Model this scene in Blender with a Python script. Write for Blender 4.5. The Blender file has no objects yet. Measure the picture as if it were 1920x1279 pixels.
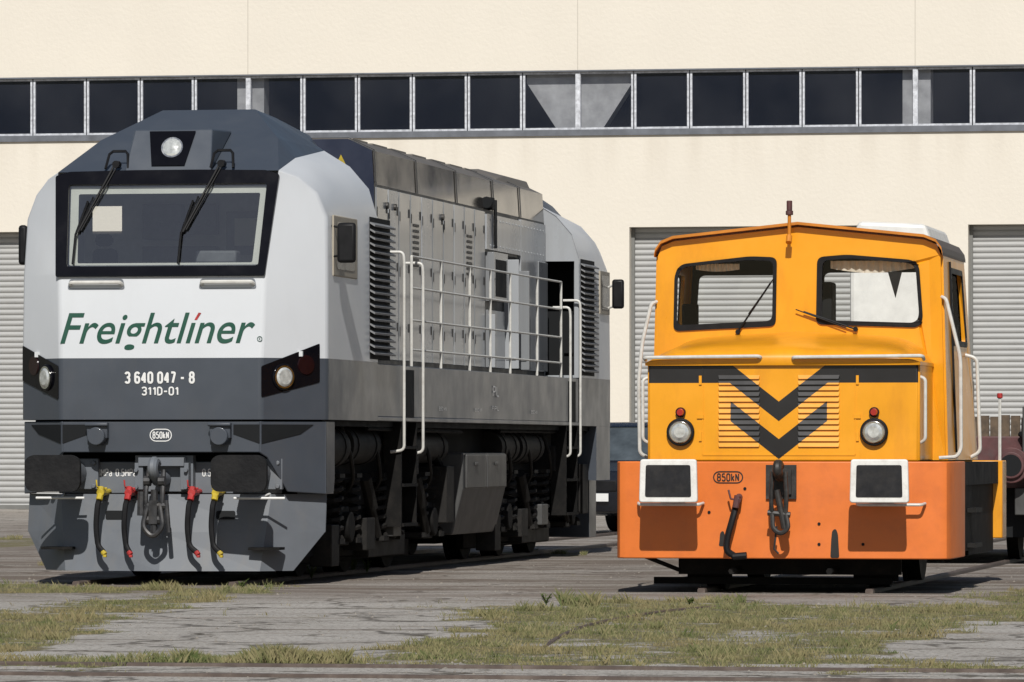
import bpy, bmesh, math, random
from mathutils import Vector, Matrix, noise
random.seed(7)
R=math.radians
TH=R(10.4)
scene=bpy.context.scene
COL=scene.collection
# ------------------------------------------------------------------ materials
def mat(name,c,rough=.5,metal=0,var=.15,scale=5,bump=0,bscale=80,coat=0,dirt=0,dirtc=(.12,.1,.08),streak=1.0,spec=.5,dscale=2.0):
    m=bpy.data.materials.new(name); m.use_nodes=True
    nt=m.node_tree; N=nt.nodes; L=nt.links; b=N['Principled BSDF']
    tc=N.new('ShaderNodeTexCoord')
    n=N.new('ShaderNodeTexNoise'); n.inputs['Scale'].default_value=scale; n.inputs['Detail'].default_value=8
    n.inputs['Roughness'].default_value=.6
    L.new(tc.outputs['Object'],n.inputs['Vector'])
    mr=N.new('ShaderNodeMapRange'); mr.inputs[1].default_value=.3; mr.inputs[2].default_value=.7
    mr.inputs[3].default_value=1-var; mr.inputs[4].default_value=1+var*.4
    L.new(n.outputs['Fac'],mr.inputs[0])
    sc=N.new('ShaderNodeVectorMath'); sc.operation='SCALE'; sc.inputs[0].default_value=c
    L.new(mr.outputs[0],sc.inputs['Scale'])
    last=sc.outputs[0]
    if dirt>0:
        mp=N.new('ShaderNodeMapping'); mp.inputs['Scale'].default_value=(1,1,streak)
        L.new(tc.outputs['Object'],mp.inputs[0])
        n2=N.new('ShaderNodeTexNoise'); n2.inputs['Scale'].default_value=dscale; n2.inputs['Detail'].default_value=10
        n2.inputs['Roughness'].default_value=.7
        L.new(mp.outputs[0],n2.inputs['Vector'])
        m2=N.new('ShaderNodeMapRange'); m2.inputs[1].default_value=.48; m2.inputs[2].default_value=.75
        m2.inputs[3].default_value=0; m2.inputs[4].default_value=dirt
        L.new(n2.outputs['Fac'],m2.inputs[0])
        mx=N.new('ShaderNodeMix'); mx.data_type='RGBA'
        L.new(m2.outputs[0],mx.inputs[0]); L.new(last,mx.inputs[6]); mx.inputs[7].default_value=(*dirtc,1)
        last=mx.outputs[2]
    L.new(last,b.inputs['Base Color'])
    r=N.new('ShaderNodeMapRange'); r.inputs[1].default_value=.3; r.inputs[2].default_value=.7
    r.inputs[3].default_value=max(.04,rough-.06); r.inputs[4].default_value=min(1,rough+.10)
    L.new(n.outputs['Fac'],r.inputs[0]); L.new(r.outputs[0],b.inputs['Roughness'])
    b.inputs['Metallic'].default_value=metal
    b.inputs['Coat Weight'].default_value=coat; b.inputs['Coat Roughness'].default_value=.06
    b.inputs['Specular IOR Level'].default_value=spec
    if bump>0:
        n3=N.new('ShaderNodeTexNoise'); n3.inputs['Scale'].default_value=bscale; n3.inputs['Detail'].default_value=4
        L.new(tc.outputs['Object'],n3.inputs['Vector'])
        bp=N.new('ShaderNodeBump'); bp.inputs['Strength'].default_value=bump; bp.inputs['Distance'].default_value=.02
        L.new(n3.outputs['Fac'],bp.inputs['Height']); L.new(bp.outputs[0],b.inputs['Normal'])
    m["last"]=last.node.name
    return m
def glass(name,tint=(.35,.4,.42),fac=.05):
    m=bpy.data.materials.new(name); m.use_nodes=True
    nt=m.node_tree; N=nt.nodes; L=nt.links; N.remove(N['Principled BSDF'])
    t=N.new('ShaderNodeBsdfTransparent'); t.inputs[0].default_value=(*tint,1)
    g=N.new('ShaderNodeBsdfGlossy'); g.inputs['Roughness'].default_value=.03
    mx=N.new('ShaderNodeMixShader'); mx.inputs[0].default_value=fac
    L.new(t.outputs[0],mx.inputs[1]); L.new(g.outputs[0],mx.inputs[2]); L.new(mx.outputs[0],N['Material Output'].inputs[0])
    return m
M_white=mat('light_paint',(.60,.62,.64),.38,var=.03,scale=1.2,dirt=.10,streak=.3,dirtc=(.36,.34,.30),coat=.08,spec=.4)
M_grey=mat('dark_grey_paint',(.058,.067,.082),.36,var=.08,scale=2,dirt=.25,streak=.4,dirtc=(.10,.095,.09),coat=.16,spec=.4)
M_roofg=mat('roof_grey_paint',(.054,.065,.083),.38,var=.06,scale=2,dirt=.12,dirtc=(.10,.105,.11))
M_plow=mat('plow_grey',(.135,.148,.166),.5,var=.10,scale=3,dirt=.45,dirtc=(.18,.17,.155),streak=.5,dscale=4)
M_silver=mat('silver_paint',(.22,.23,.24),.18,metal=0,var=.04,scale=1.0,dirt=.35,dirtc=(.13,.12,.105),streak=.06,dscale=2.5,coat=.16,spec=.4)
M_silver2=mat('silver_paint_pale',(.33,.345,.36),.24,metal=0,var=.05,scale=1.2,dirt=.3,dirtc=(.19,.18,.165),streak=.1,dscale=3,coat=.12,spec=.4)
M_louv=mat('louver_grey',(.20,.205,.21),.5,var=.2,scale=4,dirt=.4)
M_hoodrefl=mat('hood_upper',(.055,.047,.040),.12,metal=.1,var=.12,scale=1.2,dirt=.5,dirtc=(.10,.08,.06),streak=.1,dscale=2.5,coat=.3)  # dark brown base stands for what the glossy upper band reflects
M_roofh=mat('hood_roof',(.14,.125,.107),.5,var=.2,scale=2,dirt=.5,dirtc=(.22,.185,.15))
M_navy=mat('navy_paint',(.012,.018,.04),.4)
M_black=mat('black_rubber',(.010,.010,.011),.5,var=.3,scale=10,spec=.2)
M_gblack=mat('gloss_black',(.004,.004,.006),.12,var=.1,scale=4,spec=.25)
M_under=mat('underframe_black',(.010,.0095,.009),.75,var=.5,scale=6,dirt=.5,dirtc=(.030,.026,.022),dscale=6,spec=.15)
M_under2=mat('underframe_grime',(.017,.016,.015),.65,var=.5,scale=5,dirt=.6,dirtc=(.045,.040,.033),dscale=6,spec=.2)
M_tank=mat('tank_grey',(.075,.075,.073),.45,var=.15,scale=3,dirt=.6,dirtc=(.035,.032,.03),dscale=4,streak=.4,spec=.3)
M_steel=mat('worn_steel',(.03,.028,.026),.5,metal=.2,var=.5,scale=14,dirt=.6,dirtc=(.09,.08,.07),dscale=9)
M_chrome=mat('lamp_reflector',(.75,.75,.72),.12,metal=1,var=.2,scale=20)
M_lens=mat('lamp_lens',(.62,.64,.62),.08,metal=.3,var=.4,scale=22,coat=1)
M_redl=mat('red_lens',(.35,.012,.01),.12,var=.2,coat=1)
M_dredl=mat('dull_red_lens',(.014,.004,.005),.15,var=.2,coat=.2,spec=.3)
M_rail=mat('white_handrail',(.60,.59,.55),.45,var=.15,scale=12,dirt=.35,dirtc=(.25,.2,.15),dscale=10)
M_green=mat('green_lettering',(.008,.065,.04),.4,var=.05)
M_red=mat('red_paint',(.42,.02,.02),.45,var=.35,scale=15,dirt=.4,dscale=14)
M_yel=mat('yellow_paint',(.50,.37,.02),.5,var=.35,scale=15,dirt=.4,dscale=14)
M_wtext=mat('white_lettering',(.72,.72,.7),.5,var=.05)
M_btext=mat('black_lettering',(.015,.012,.01),.5,var=.1)
M_cream=mat('trim_panel',(.62,.61,.54),.6,var=.1)
M_int=mat('cab_interior',(.60,.62,.62),.6,var=.2)
M_intm=mat('mid_interior',(.14,.145,.15),.6,var=.3,scale=8)
M_intd=mat('dark_interior',(.012,.013,.014),.7,spec=.15)
M_glass=glass('cab_glass',(.98,.985,.98),.03)
M_glassf=glass('windshield_tinted_glass',(.86,.89,.89),.24)
M_or=mat('orange_beam_paint',(.70,.175,.030),.42,var=.10,scale=2.5,dirt=.45,dirtc=(.42,.10,.03),dscale=3)
M_ye=mat('amber_body_paint',(.78,.325,.010),.33,var=.08,scale=2.0,dirt=.45,dirtc=(.48,.17,.015),streak=.35,dscale=3.2,coat=.12)
M_yedark=mat('amber_roof_edge',(.55,.19,.010),.5,var=.2,scale=5,dirt=.4,dirtc=(.28,.09,.02))
M_roofs=mat('brown_roof',(.12,.10,.085),.6,var=.3)
M_wb=mat('white_buffer_border',(.75,.74,.70),.5,var=.1,scale=9,dirt=.4,dirtc=(.3,.25,.2),dscale=12)
M_beige=mat('beige_panel',(.38,.34,.27),.6,var=.15,dirt=.4,dirtc=(.2,.15,.1),streak=.3)
M_maroon=mat('maroon_paint',(.10,.035,.035),.55,var=.4,scale=8,dirt=.6,dirtc=(.08,.065,.06),dscale=5)
M_wood=mat('weathered_timber',(.12,.085,.055),.8,var=.5,scale=12)
M_carp=mat('dark_blue_car_paint',(.008,.010,.016),.25,var=.1,coat=.3)
M_shut=mat('shutter_grey',(.37,.37,.36),.5,var=.06,scale=1.5,dirt=.3,dirtc=(.27,.27,.26),streak=3)
M_conc=mat('raw_concrete',(.62,.62,.60),.9,var=.3,scale=3,dirt=.5,dirtc=(.33,.33,.31))
M_wf=mat('weathered_window_frame',(.62,.64,.68),.6,var=.45,scale=9,dirt=.8,dirtc=(.2,.2,.22),dscale=7)
M_sill=mat('steel_sill',(.13,.14,.16),.55,var=.3,scale=4)
M_dframe=mat('door_frame_steel',(.16,.16,.15),.6)
M_railst=mat('rusty_rail',(.12,.09,.075),.6,metal=.2,var=.4,scale=6,dirt=.6,dirtc=(.2,.17,.14),dscale=6)
M_curt=mat('curtain_cloth',(.62,.57,.47),.9,var=.2,scale=20)
M_bglass=glass('depot_glass',(.90,.91,.94),.03)
nt=M_bglass.node_tree; mx0=[n for n in nt.nodes if n.type=='MIX_SHADER'][0]
df=nt.nodes.new('ShaderNodeBsdfDiffuse')  # navy diffuse layer paints the dark reflection onto the panes
nzn=nt.nodes.new('ShaderNodeTexNoise'); nzn.inputs['Scale'].default_value=.55; nzn.inputs['Detail'].default_value=5
gg=nt.nodes.new('ShaderNodeNewGeometry'); nt.links.new(gg.outputs['Position'],nzn.inputs['Vector'])
crr=nt.nodes.new('ShaderNodeValToRGB'); crr.color_ramp.elements[0].position=.35; crr.color_ramp.elements[0].color=(.018,.026,.052,1); crr.color_ramp.elements[1].position=.65; crr.color_ramp.elements[1].color=(.06,.068,.095,1)
nt.links.new(nzn.outputs['Fac'],crr.inputs[0]); nt.links.new(crr.outputs[0],df.inputs[0])
mx1=nt.nodes.new('ShaderNodeMixShader'); mx1.inputs[0].default_value=.30
nt.links.new(mx0.outputs[0],mx1.inputs[1]); nt.links.new(df.outputs[0],mx1.inputs[2]); nt.links.new(mx1.outputs[0],nt.nodes['Material Output'].inputs[0])

def chevron_mat():
    m=M_ye.copy(); m.name='amber_paint_black_chevrons'
    nt=m.node_tree; N=nt.nodes; L=nt.links; b=N['Principled BSDF']
    src=N[M_ye["last"]]
    sock=src.outputs[2] if src.type=='MIX' else src.outputs[0]
    tc=[n for n in N if n.type=='TEX_COORD'][0]
    sp=N.new('ShaderNodeSeparateXYZ'); L.new(tc.outputs['Object'],sp.inputs[0])
    def mth(op,a,bb=None):
        n=N.new('ShaderNodeMath'); n.operation=op
        for i,v in enumerate((a,bb)):
            if v is None: continue
            if isinstance(v,(int,float)): n.inputs[i].default_value=v
            else: L.new(v,n.inputs[i])
        return n.outputs[0]
    xc=mth('ADD',sp.outputs[0],.035); a=mth('ABSOLUTE',xc); ka=mth('MULTIPLY',a,.78); z=sp.outputs[2]
    lo=mth('MINIMUM',mth('ADD',ka,1.525),1.865); hi=mth('MINIMUM',mth('ADD',ka,1.700),2.028)
    m1=mth('MULTIPLY',mth('GREATER_THAN',z,lo),mth('LESS_THAN',z,hi))
    m2=mth('MULTIPLY',mth('MULTIPLY',mth('GREATER_THAN',z,mth('ADD',ka,1.19)),mth('LESS_THAN',z,mth('ADD',ka,1.368))),mth('LESS_THAN',a,.43))
    mk=mth('MAXIMUM',m1,m2)
    mx=N.new('ShaderNodeMix'); mx.data_type='RGBA'; L.new(mk,mx.inputs[0]); L.new(sock,mx.inputs[6]); mx.inputs[7].default_value=(.014,.013,.013,1)
    L.new(mx.outputs[2],b.inputs['Base Color'])
    return m
M_chev=chevron_mat()

# ------------------------------------------------------------------ builders
class MB:
    def __init__(s): s.v=[]; s.f=[]; s.m=[]
    def add(s,v,f,m=0):
        o=len(s.v); s.v+= [tuple(p) for p in v]; s.f+=[tuple(i+o for i in q) for q in f]; s.m+=[m]*len(f)
    def box(s,x0,x1,y0,y1,z0,z1,m=0):
        s.add([(x,y,z) for z in (z0,z1) for y in (y0,y1) for x in (x0,x1)],
              [(0,2,3,1),(4,5,7,6),(0,1,5,4),(2,6,7,3),(0,4,6,2),(1,3,7,5)],m)
    def frame(s,d):
        d=Vector(d).normalized(); a=Vector((0,0,1)) if abs(d.z)<.9 else Vector((1,0,0))
        x=d.cross(a).normalized(); y=d.cross(x).normalized(); return x,y
    def cyl(s,p0,p1,r,n=16,m=0,r2=None):
        p0=Vector(p0);p1=Vector(p1); x,y=s.frame(p1-p0); r2=r if r2 is None else r2
        v=[]
        for p,rr in ((p0,r),(p1,r2)):
            for i in range(n):
                a=2*math.pi*i/n; v.append(p+x*math.cos(a)*rr+y*math.sin(a)*rr)
        f=[(i,(i+1)%n,n+(i+1)%n,n+i) for i in range(n)]+[tuple(range(n))[::-1],tuple(range(n,2*n))]
        s.add(v,f,m)
    def tube(s,pts,r,n=8,m=0,smooth=0):
        P=[Vector(p) for p in pts]
        if smooth:
            Q=[P[0]]
            for i in range(1,len(P)-1):
                a,b,c=P[i-1],P[i],P[i+1]
                k=min(smooth,(a-b).length*.45,(c-b).length*.45)
                p=b+(a-b).normalized()*k; q=b+(c-b).normalized()*k
                for t in (0,.25,.5,.75,1): Q.append((1-t)**2*p+2*t*(1-t)*b+t*t*q)
            Q.append(P[-1]); P=Q
        v=[]; x=None
        for i,p in enumerate(P):
            d=(P[min(i+1,len(P)-1)]-P[max(i-1,0)])
            if d.length<1e-6: d=Vector((0,0,1))
            d.normalize()
            if x is None: x,y=s.frame(d)
            else:
                x=(x-d*x.dot(d)).normalized(); y=d.cross(x)
            for j in range(n):
                a=2*math.pi*j/n; v.append(p+x*math.cos(a)*r+y*math.sin(a)*r)
        f=[]
        for i in range(len(P)-1):
            for j in range(n): f.append((i*n+j,i*n+(j+1)%n,(i+1)*n+(j+1)%n,(i+1)*n+j))
        f+=[tuple(range(n))[::-1],tuple(range((len(P)-1)*n,len(P)*n))]
        s.add(v,f,m)
    def prism(s,poly,fn,d0,d1,m=0):
        n=len(poly); v=[fn(a,b,d0) for a,b in poly]+[fn(a,b,d1) for a,b in poly]
        s.add(v,[tuple(range(n))[::-1],tuple(range(n,2*n))]+[(i,(i+1)%n,n+(i+1)%n,n+i) for i in range(n)],m)
    def make(s,name,parent,mats,bevel=0,smooth=35,solid=0,loc=(0,0,0)):
        me=bpy.data.meshes.new(name); me.from_pydata(s.v,[],s.f)
        if not isinstance(mats,(list,tuple)): mats=[mats]
        for m in mats: me.materials.append(m)
        for p,i in zip(me.polygons,s.m): p.material_index=i
        bm=bmesh.new(); bm.from_mesh(me); bmesh.ops.recalc_face_normals(bm,faces=bm.faces); bm.to_mesh(me); bm.free()
        if smooth: me.shade_smooth(); me.set_sharp_from_angle(angle=R(smooth))
        o=bpy.data.objects.new(name,me); COL.objects.link(o); o.location=loc
        if parent: o.parent=parent
        if solid:
            q=o.modifiers.new('solid','SOLIDIFY'); q.thickness=solid; q.offset=0
        if bevel:
            q=o.modifiers.new('bevel','BEVEL'); q.width=bevel; q.segments=2; q.limit_method='ANGLE'; q.angle_limit=R(40)
        return o
def empty(name,loc,rz,label,cat,parent=None):
    o=bpy.data.objects.new(name,None); COL.objects.link(o); o.location=loc; o.rotation_euler=(0,0,rz)
    o.empty_display_size=.5
    if label: o['label']=label; o['category']=cat
    return o
def rpoly(pts,r,n=5):
    out=[]; N=len(pts)
    for i in range(N):
        a,b,c=Vector(pts[i-1]),Vector(pts[i]),Vector(pts[(i+1)%N])
        p=b+(a-b).normalized()*r; q=b+(c-b).normalized()*r
        for k in range(n+1):
            t=k/n; w=(1-t)**2*p+2*t*(1-t)*b+t*t*q; out.append((w.x,w.y))
    return out
def fill2d(loops):
    cu=bpy.data.curves.new('tmp','CURVE'); cu.dimensions='2D'; cu.fill_mode='BOTH'
    for lp in loops:
        sp=cu.splines.new('POLY'); sp.points.add(len(lp)-1)
        for i,(x,y) in enumerate(lp): sp.points[i].co=(x,y,0,1)
        sp.use_cyclic_u=True
    o=bpy.data.objects.new('tmp',cu); COL.objects.link(o)
    dg=bpy.context.evaluated_depsgraph_get(); me=bpy.data.meshes.new_from_object(o.evaluated_get(dg))
    v=[(p.co.x,p.co.y) for p in me.vertices]; f=[tuple(p.vertices) for p in me.polygons]
    bpy.data.objects.remove(o); bpy.data.meshes.remove(me)
    return v,f
def plate(name,parent,m,loops,fn,solid=0,bevel=0):
    v,f=fill2d(loops); b=MB(); b.add([fn(x,y) for x,y in v],f)
    return b.make(name,parent,m,solid=solid,bevel=bevel,smooth=0)
def text(name,parent,m,body,x0,x1,z0,h,fn,shear=0,bold=0):
    cu=bpy.data.curves.new('tmp','FONT'); cu.body=body; cu.shear=shear; cu.offset=bold
    o=bpy.data.objects.new('tmp',cu); COL.objects.link(o)
    dg=bpy.context.evaluated_depsgraph_get(); me=bpy.data.meshes.new_from_object(o.evaluated_get(dg))
    xs=[p.co.x for p in me.vertices]; ys=[p.co.y for p in me.vertices]
    ax,bx,my=min(xs),max(xs),max(ys)
    v=[fn(x0+(p.co.x-ax)/(bx-ax)*(x1-x0),z0+p.co.y/my*h) for p in me.vertices]; f=[tuple(p.vertices) for p in me.polygons]
    bpy.data.objects.remove(o); bpy.data.meshes.remove(me)
    b=MB(); b.add(v,f); return b.make(name,parent,m,smooth=0)
OV=[(.14,0),(.41,0),(.55,.15),(.55,.85),(.41,1),(.14,1),(0,.85),(0,.15),(.14,0),(.2,0)]
GL={'0':(.55,[OV]),'1':(.34,[[(.04,.76),(.28,1),(.28,0)]]),
'3':(.55,[[(0,.86),(.13,1),(.42,1),(.55,.87),(.55,.65),(.42,.53),(.2,.53)],[(.36,.53),(.55,.41),(.55,.13),(.42,0),(.13,0),(0,.14)]]),
'4':(.58,[[(.42,0),(.42,1),(0,.27),(.6,.27)]]),
'5':(.55,[[(.5,1),(.06,1),(.03,.55),(.4,.60),(.55,.45),(.55,.13),(.42,0),(.13,0),(0,.14)]]),
'6':(.55,[[(.55,.86),(.42,1),(.13,1),(0,.85),(0,.15),(.13,0),(.42,0),(.55,.13),(.55,.44),(.42,.58),(.12,.58),(0,.45)]]),
'7':(.52,[[(0,1),(.53,1),(.2,0)]]),
'8':(.55,[[(.14,.53),(.41,.53),(.52,.64),(.52,.88),(.4,1),(.15,1),(.03,.88),(.03,.64),(.14,.53),(.2,.53)],[(.14,.53),(0,.4),(0,.14),(.13,0),(.42,0),(.55,.14),(.55,.4),(.41,.53)]]),
'D':(.56,[[(0,0),(0,1),(.34,1),(.55,.82),(.55,.18),(.34,0),(0,0),(0,.1)]]),'-':(.42,[[(.0,.45),(.42,.45)]]),
'k':(.46,[[(0,0),(0,1)],[(.42,.66),(.02,.28)],[(.16,.40),(.45,0)]]),'N':(.54,[[(0,0),(0,1),(.52,0),(.52,1)]]),
'M':(.68,[[(0,0),(0,1),(.33,.35),(.66,1),(.66,0)]]),'P':(.54,[[(0,0),(0,1),(.4,1),(.54,.88),(.54,.58),(.4,.46),(0,.46)]]),
'F':(.48,[[(0,0),(0,1),(.48,1)],[(0,.52),(.4,.52)]]),'L':(.46,[[(0,1),(0,0),(.46,0)]]),
'a':(.44,[[(.04,.58),(.14,.68),(.34,.68),(.44,.56),(.44,0)],[(.44,.4),(.13,.38),(0,.26),(0,.1),(.12,0),(.3,0),(.44,.12)]]),'.':(.06,[[(.03,0),(.03,.07)]]),' ':(.12,[])}
def stext(name,parent,m,body,x0,x1,z0,h,fn,wt=.09,gap=.3):
    W=sum(GL[c][0] for c in body)+gap*(len(body)-1); r=wt*h; k=(x1-x0-2*r)/W; e=MB(); x=0
    for c in body:
        w_,ls=GL[c]
        for l in ls: e.tube([(x0+r+(x+a)*k,0,z0+r+b*(h-2*r)) for a,b in l],r,8,smooth=.12*h)
        x+=w_+gap
    out=[]
    for (a,d_,z) in e.v:
        p=fn(a,z); q=Vector(fn(a+.01,z))-Vector(p); w_=Vector(fn(a,z+.01))-Vector(p); nrm=q.cross(w_).normalized()
        out.append(tuple(Vector(p)+nrm*(.002-d_*.12)))
    e.v=out
    return e.make(name,parent,m,smooth=60)

# ------------------------------------------------------------------ camera, light
H=1.28
cam=bpy.data.cameras.new('camera'); co=bpy.data.objects.new('camera',cam); COL.objects.link(co)
cam.lens=195; cam.sensor_width=36; cam.shift_y=(842-639.5)/1920; co.location=(0,0,H); co.rotation_euler=(R(90),0,0)
cam.clip_start=1; cam.clip_end=5000; scene.camera=co
EL=R(41); AZ=R(1.5)
d=Vector((-math.sin(AZ)*math.cos(EL),-math.cos(AZ)*math.cos(EL),math.sin(EL)))
sun=bpy.data.lights.new('sun','SUN'); sun.energy=4.3; sun.angle=R(.5); sun.color=(1,.97,.925)
so=bpy.data.objects.new('sun',sun); COL.objects.link(so); so.rotation_euler=d.to_track_quat('Z','Y').to_euler(); so.location=(0,0,40)
w=bpy.data.worlds.new('World'); scene.world=w; w.use_nodes=True
nt=w.node_tree; bg=nt.nodes['Background']; sk=nt.nodes.new('ShaderNodeTexSky'); sk.sky_type='NISHITA'; sk.sun_disc=False
sk.sun_elevation=EL; sk.sun_rotation=R(180)+AZ; bg.inputs[1].default_value=.05
nt.links.new(sk.outputs[0],bg.inputs[0])
scene.view_settings.view_transform='Standard'; scene.view_settings.look='None'; scene.view_settings.exposure=0

# ------------------------------------------------------------------ ground
GA=[(-.45,43.6),(.4,46),(1.31,47.2),(2.2,45.6),(3.18,44.9),(4.0,47.5),(4.67,50.6),(7,51.5),(7,42),(3.6,41.2),(3.0,38.6),(2.45,36.6),(2.3,34),(2.6,33.0),(7,32.2),(7,31.7),(2.3,32.3),(-.6,33.0),(-.95,33.6),(-.75,35.4),(-.42,38),(-.15,40.5)]
GB=[(-9,44.5),(-3.99,44.2),(-2.86,49.5),(-2.0,53.0),(-2.25,49),(-2.75,44.6),(-2.95,40),(-2.95,36.5),(-3.1,34.9),(-9,36)]
GB2=[(-9,53.2),(-3.6,52.0),(-2.9,51.2),(-3.3,49.4),(-9,48.8)]
GC=[(-9,34.2),(-1.1,33.0),(-.95,32.55),(-9,33.7)]
GD=[(-.1,69.5),(.9,68.5),(.9,66.5),(-.1,67)]
GE=[(-9,80),(-6.3,80),(-6.4,72),(-9,71)]
GF=[(3.4,36.0),(7,35),(7,33.9),(3.4,34.6)]
POLYS=[GA,GB,GB2,GC,GD,GE,GF]
def inside(x,y,P):
    c=False; n=len(P); j=n-1
    for i in range(n):
        xi,yi=P[i]; xj,yj=P[j]
        if (yi>y)!=(yj>y) and x<(xj-xi)*(y-yi)/(yj-yi)+xi: c=not c
        j=i
    return c
BB=[(min(p[0] for p in P),max(p[0] for p in P),min(p[1] for p in P),max(p[1] for p in P)) for P in POLYS]
def nz(x,y,s,o=0): return noise.noise(Vector((x*s+o,y*s+o*.7,o)))
def gmask(x,y):
    xx=x+nz(x,y,1.3,3)*.45+nz(x,y,5,9)*.12; yy=y+nz(x,y,.9,17)*1.3+nz(x,y,3,5)*.6
    g=0
    for P,B in zip(POLYS,BB):
        if B[0]<=xx<=B[1] and B[2]<=yy<=B[3] and inside(xx,yy,P): g=1;break
    if g: g=.75+.6*nz(x,y,.9,31)+.4*nz(x,y,2.7,77)
    else: g=.13+.36*nz(x,y,.8,41)
    return max(0,min(1,g))
def axis(a,b,st,outer):
    L=[]; x=a
    while x<b: L.append(x); x+=st
    L.append(b)
    return [-o for o in outer[::-1]]+L+[o for o in outer]
xs=axis(-9,9,.16,[20,60,200,800,3000]); ys=[-3000,-600,-100,0,15]+[28+i*.22 for i in range(150)]+[61+i*.6 for i in range(100)]+[125,160,300,900,3000]
gv=[];ga=[]
for y in ys:
    for x in xs:
        gv.append((x,y,0)); ga.append(gmask(x,y) if -9<=x<=9 and 28<=y<=90 else .1)
nx=len(xs); gf=[(j*nx+i,j*nx+i+1,(j+1)*nx+i+1,(j+1)*nx+i) for j in range(len(ys)-1) for i in range(nx-1)]
me=bpy.data.meshes.new('ground'); me.from_pydata(gv,[],gf)
at=me.attributes.new('grass','FLOAT','POINT'); at.data.foreach_set('value',ga)
m=bpy.data.materials.new('yard_concrete'); m.use_nodes=True; nt=m.node_tree; N=nt.nodes; L=nt.links; b=N['Principled BSDF']
geo=N.new('ShaderNodeNewGeometry')
rot=N.new('ShaderNodeVectorRotate'); rot.rotation_type='Z_AXIS'; rot.inputs['Angle'].default_value=TH; L.new(geo.outputs['Position'],rot.inputs[0])
def NZ(sc,det=8,vec=None,ro=.65,scl=None):
    n=N.new('ShaderNodeTexNoise'); n.inputs['Scale'].default_value=sc; n.inputs['Detail'].default_value=det; n.inputs['Roughness'].default_value=ro
    v=vec or rot.outputs[0]
    if scl:
        mp=N.new('ShaderNodeMapping'); mp.inputs['Scale'].default_value=scl; L.new(v,mp.inputs[0]); v=mp.outputs[0]
    L.new(v,n.inputs['Vector']); return n.outputs['Fac']
def MR(s,a,b_,c=0,d_=1):
    n=N.new('ShaderNodeMapRange'); n.inputs[1].default_value=a;n.inputs[2].default_value=b_;n.inputs[3].default_value=c;n.inputs[4].default_value=d_; L.new(s,n.inputs[0]); return n.outputs[0]
def MT(op,a,bb=None):
    n=N.new('ShaderNodeMath'); n.operation=op
    for i,v in enumerate((a,bb)):
        if v is None: continue
        if isinstance(v,(int,float)): n.inputs[i].default_value=v
        else: L.new(v,n.inputs[i])
    return n.outputs[0]
def MX(f,a,bb):
    n=N.new('ShaderNodeMix'); n.data_type='RGBA'
    for i,v in ((0,f),(6,a),(7,bb)):
        if isinstance(v,tuple): n.inputs[i].default_value=(*v,1)
        elif isinstance(v,(int,float)): n.inputs[i].default_value=v
        else: L.new(v,n.inputs[i])
    return n.outputs[2]
sp=N.new('ShaderNodeSeparateXYZ'); L.new(rot.outputs[0],sp.inputs[0])
base=MX(MR(NZ(.8,9),.38,.62),(.36,.335,.30),(.46,.435,.40))
base=MX(MR(NZ(14,6),.42,.62,0,.5),base,(.27,.245,.215))
base=MX(MR(NZ(50,4,ro=.8),.47,.6,0,.45),base,(.56,.54,.50))
base=MX(MR(NZ(30,3,scl=(1,.35,1)),.53,.61,0,.6),base,(.15,.13,.11))
base=MX(MR(NZ(1.0,7,scl=(.22,1.6,1)),.55,.62,0,.5),base,(.20,.165,.135))
wv=N.new('ShaderNodeVectorMath'); wv.operation='ADD'; nn_=N.new('ShaderNodeTexNoise'); nn_.inputs['Scale'].default_value=1.5; nn_.inputs['Detail'].default_value=6; L.new(rot.outputs[0],nn_.inputs['Vector'])
L.new(rot.outputs[0],wv.inputs[0]); L.new(nn_.outputs['Color'],wv.inputs[1])
vo=N.new('ShaderNodeTexVoronoi'); vo.feature='DISTANCE_TO_EDGE'; vo.inputs['Scale'].default_value=.55; L.new(wv.outputs[0],vo.inputs['Vector'])
base=MX(MR(vo.outputs['Distance'],.008,.028,.75,0),base,(.06,.052,.042))
wob=MR(NZ(1.3,5),.3,.7,-.25,.25)
tt=MT('FRACT',MT('DIVIDE',MT('ADD',sp.outputs[1],wob),3.1)); ss=MT('FRACT',MT('DIVIDE',MT('ADD',sp.outputs[0],wob),3.0))
jt=MT('MAXIMUM',MT('LESS_THAN',tt,.045),MT('LESS_THAN',ss,.015))
base=MX(MT('MULTIPLY',jt,MR(NZ(1.9,5),.42,.56,0,.8)),base,(.07,.058,.04))
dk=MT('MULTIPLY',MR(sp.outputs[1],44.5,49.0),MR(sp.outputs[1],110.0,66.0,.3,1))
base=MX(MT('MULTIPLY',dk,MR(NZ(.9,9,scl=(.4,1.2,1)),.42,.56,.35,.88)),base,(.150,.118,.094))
att=N.new('ShaderNodeAttribute'); att.attribute_name='grass'
gm=MR(MT('ADD',att.outputs['Fac'],MR(NZ(5,8,ro=.75),.3,.7,-.45,.45)),.42,.60)
gcol=MX(MR(NZ(3,8),.4,.62),(.18,.15,.09),(.10,.11,.045))
gcol=MX(MR(NZ(25,4),.45,.65,0,.6),gcol,(.26,.22,.14))
base=MX(gm,base,gcol)
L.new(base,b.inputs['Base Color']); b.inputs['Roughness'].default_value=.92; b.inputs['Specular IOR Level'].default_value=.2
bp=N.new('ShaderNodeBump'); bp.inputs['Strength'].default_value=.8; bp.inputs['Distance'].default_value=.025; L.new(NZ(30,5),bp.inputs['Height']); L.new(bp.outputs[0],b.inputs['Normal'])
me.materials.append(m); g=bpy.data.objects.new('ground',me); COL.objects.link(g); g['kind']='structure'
g['label']='weathered concrete yard slabs with dry grass patches'; g['category']='ground'

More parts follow.
